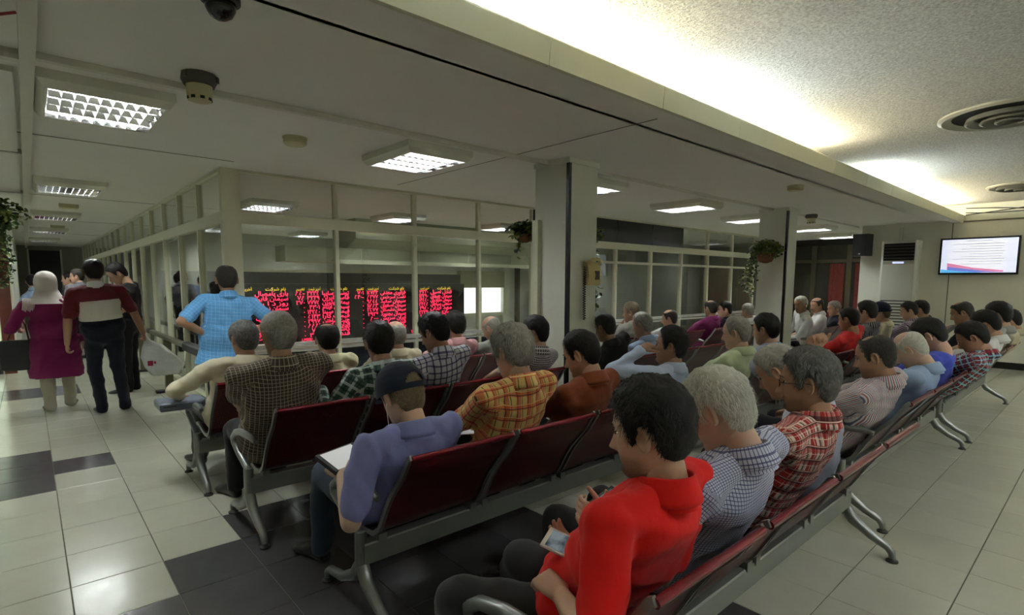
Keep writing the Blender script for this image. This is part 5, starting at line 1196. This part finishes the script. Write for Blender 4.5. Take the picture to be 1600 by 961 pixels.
def cap(p, m):
    xf = p['xf']; nt, nf = 34, 110; ph = np.arange(nf)*2*math.pi/nf; rings = []
    for i in range(nt):
        s = i/(nt-1); pol = .02+s*np.where(np.cos(ph) > -.55, 1.42, 1.42-.0); D = np.stack([np.sin(pol)*np.sin(ph), np.sin(pol)*np.cos(ph), np.cos(pol)], 1); q = D*(head_radius(D)+.021)[:, None]
        q[:, 2] += .006*(1-s); q[:, 2] = np.where(np.cos(ph) < -.4, q[:, 2]-.018*s*(-np.cos(ph)-.4), q[:, 2]); rings.append(q)
    v = np.concatenate(rings); f = []
    for i in range(nt-1):
        for j in range(nf):
            a = i*nf+j; b = i*nf+(j+1) % nf; mid = v[[a, b, a+nf, b+nf]].mean(0)
            if mid[1] < -.055 and abs(mid[0]) < .045*math.sqrt(max(0, 1-((mid[2]-.03)/.040)**2)) and .028 < mid[2] < .072: continue    # opening above the strap
            f.append((a, a+nf, b+nf, b))
    inner = v*.985; n = len(v); f += [tuple(k+n for k in q[::-1]) for q in list(f)]; allv = np.concatenate([v, inner])
    mb = MB().add(xf(allv), f); h = extra(p, 'cap', mb, m)
    bp = []
    for t in np.linspace(-1.15, 1.15, 17): bp.append((math.sin(t)*.082, math.cos(t)*.108-.01, .036))
    for t in np.linspace(1.15, -1.15, 17): bp.append((math.sin(t)*.080, math.cos(t)*(.108+.075*max(0, math.cos(t*1.2)))-.01, .026-.012*max(0, math.cos(t*1.3))))
    n2 = 17; top = np.array(bp); vv = np.concatenate([top, top-[0, 0, .004]]); ff = [(k, k+1, 2*n2-2-k, 2*n2-1-k) for k in range(n2-1)]; ff += [tuple(q+2*n2 for q in z[::-1]) for z in ff]
    v2 = MB().add(xf(vv), ff).data(); put('visor', mk_mesh('visor', v2[0]-p['org'], v2[1], m), h)
cap(q1, fabric('navy_cap', C_(26, 30, 46))); cap(q9, MATS['navy_cap'])
eb = MB().tube(q1['xf'](np.array([V(-.083, -.004, -.016), V(-.088, .002, -.035), V(-.085, .02, -.09), V(-.07, .06, -.16), V(-.04, .09, -.24)])), .0016, 6); extra(q1, 'earphone', eb, mat('white_plastic', C_(225, 225, 225), .4, var=0))
def scarf(p, m):
    xf = p['xf']; nt, nf = 22, 40; ph = np.arange(nf)*2*math.pi/nf; rings = []
    for i in range(nt):
        s = i/(nt-1)
        if s < .6:
            pol = .02+s/.6*1.75; D = np.stack([np.sin(pol)*np.sin(ph), np.sin(pol)*np.cos(ph), np.full(nf, np.cos(pol))], 1); q = D*(head_radius(D)+.022)[:, None]
            face_cut = np.clip(np.cos(ph)-.3, 0, 1)*s/.6; q[:, 1] -= .02*face_cut
        else:
            t = (s-.6)/.4; w = .088+.075*t**1.3; q = np.stack([np.sin(ph)*w*1.05, np.cos(ph)*(w*.88)-.02-.02*t, np.full(nf, -.05-.16*t)], 1)
        q += .003*np.sin(ph*9+s*14)[:, None]*np.stack([np.sin(ph), np.cos(ph), 0*ph], 1); rings.append(q)
    v = np.concatenate(rings); mb = MB().add(xf(v), _grid_faces(nt, nf)); extra(p, 'headscarf', mb, m)
    # end of the scarf thrown back over the left shoulder, with fringe
    fr = MB(); base = p['sh']['L']+V(.05, -.075, .06)
    for k in range(9): x = -.06+.012*k; fr.tube([base+V(x, -.0, .02), base+V(x-.005, -.02, -.05), base+V(x-.012, -.022, -.11-.01*(k % 3))], .006, 5)
    extra(p, 'scarf_fringe', fr, m)
scarf(f1, fabric('white_scarf', C_(206, 198, 192), wr=.8))
bel = MB(); a = np.linspace(0, 2*math.pi, 28, endpoint=False)
def watch(p, nm, m):
    S, e, w, *_ = p['LM'][nm]; d = unit(w-e); c = w-d*.03; r = []
    u = unit(np.cross(d, V(0, 0, 1))); v_ = np.cross(d, u)
    mb = MB(); pts = [c+(u*math.cos(t)+v_*math.sin(t))*.031 for t in np.linspace(0, 2*math.pi, 25)]; mb.tube(pts, .0055, 8); extra(p, 'bracelet', mb, m)
watch(p2, 'L', mat('steel_bracelet', (.45, .43, .4), .3, .9))
# ------------------------------------------------ held things
def slab(name, cen, u, n, w, h, t, mbody, mscreen, label, cat, bez=.006):
    u = unit(u); n = unit(n-u*(n@u)); v = np.cross(n, u); o = empty(name, tuple(cen), label=label, category=cat)
    def bx(a, b, c0, c1, e0=0):
        P = [u*x+v*y+n*z for z in (c0, c1) for y in (-b, b) for x in (-a, a)]; return MB().add(P, [(0, 2, 3, 1), (4, 5, 7, 6), (0, 1, 5, 4), (2, 6, 7, 3), (0, 4, 6, 2), (1, 3, 7, 5)])
    part('case', bx(h/2, w/2, -t/2, t/2), mbody, o); part('screen', bx(h/2-bez*2.2, w/2-bez, t/2, t/2+.0008), mscreen, o); return o
M_wp = mat('white_phone', C_(226, 226, 222), .3, var=0)
def phone_screen():
    t = NT('phone_screen'); setp(t.p, (.03, .04, .05), .12); c = t.obj(); n = t.noise(c, 30, 2); col = t.ramp(n, [(.35, (.02, .03, .04)), (.65, (.20, .26, .30))]); t.link(col, t.p.inputs['Base Color']); t.link(col, t.p.inputs['Emission Color']); t.p.inputs['Emission Strength'].default_value = .18; return t.m
M_ps = phone_screen()
ph_c = W_(884, 853, .735); slab('mobile_phone', ph_c, W_(870, 845, .74)-W_(918, 868, .72), V(-.35, -.45, .8), .069, .138, .009, M_wp, M_ps, 'white mobile phone held by the man in the red polo', 'phone')
slab('tablet', W_(958, 788, .71), W_(975, 770, .72)-W_(935, 800, .71), V(-.3, -.35, .9), .125, .19, .010, M_rub, mat('tablet_screen', C_(110, 124, 160), .15, var=.5, vscale=30), 'dark tablet in the hands of the white-haired checked shirt man', 'tablet', .01)
slab('tablet', W_(538, 716, .70), V(1, .25, .05), V(0, -.35, 1), .15, .21, .02, M_rub, emit('paper_screen', (.80, .80, .80), .12), 'bright tablet with black case held by the man in the navy cap', 'tablet', .008)
slab('paper_sheet', at_z(718, 668, .62), V(.3, 1, 0), V(0, -.2, 1), .25, .32, .003, mat('paper', C_(206, 206, 222), .7), mat('paper', C_(206, 206, 222), .7), 'white paper lying between the periwinkle shirt and the orange plaid shirt', 'paper', .001)
gb = empty('clutch_bag', (.80, 4.60, .63), label='flat grey-blue bag under the arm of the cream shirt man', category='bag')
mb = MB(); mb.loft([np.array([(x*sx, y*sx, z) for x, y in ((-.15, -.12), (.10, -.14), (.15, -.08), (.15, .08), (.10, .14), (-.15, .12))]) for z, sx in ((-.05, .95), (-.035, 1), (.0, 1.0), (.012, .93))]); part('body', mb, mat('bag_greyblue', C_(92, 100, 112), .5), gb)
part('zip', MB().box(-.13, .13, -.128, -.124, -.02, -.012), M_rub, gb)
hb = empty('handbag', (-.12, 8.22, .70), label='black handbag hanging from the arm of the woman', category='bag')
mb = MB(); mb.loft([np.array([(x*s, y*s, z) for x, y in ((-.15, -.05), (.15, -.05), (.17, 0), (.15, .05), (-.15, .05), (-.17, 0))]) for z, s in ((-.2, .75), (-.18, .98), (0, 1), (.13, .9), (.14, .8))]); part('body', mb, M_rub, hb)
part('strap', MB().tube([(-.08, 0, .13), (-.02, .0, .30), (.05, .02, .38), (.08, .02, .30), (.10, 0, .13)], .009, 6), mat('strap_red', (.08, .02, .015), .5), hb)
# plastic bag: crumpled white sheet bulb
def plastic():
    t = NT('white_plastic_film'); setp(t.p, C_(214, 216, 212), .25, spec=.5); t.bump(t.noise(t.obj(), 14, 4, .6, 1.0), .6, .03); t.p.inputs['Transmission Weight'].default_value = .0; return t.m
pb = empty('plastic_bag', (1.06, 7.74, .0), label='white plastic carrier bag hanging from the walking man\'s hand', category='bag')
rings = []; rg = np.random.default_rng(3)
for (z, w, d, xo) in ((.36, .02, .02, .20), (.38, .16, .07, .16), (.48, .21, .10, .14), (.60, .18, .09, .08), (.72, .11, .06, .03), (.80, .03, .02, -.02), (.86, .015, .015, -.05)):
    a = np.arange(20)*2*math.pi/20; q = np.stack([xo+w*np.cos(a), d*np.sin(a), np.full(20, z)], 1); q += rg.normal(size=q.shape)*.007; rings.append(q)
part('film', MB().loft(rings), plastic(), pb, smooth='all')
part('print', MB().box(-.045, .01, -.098, -.092, .50, .56).box(.02, .04, -.098, -.092, .52, .55), mat('print_red', (.5, .02, .06), .5), pb)
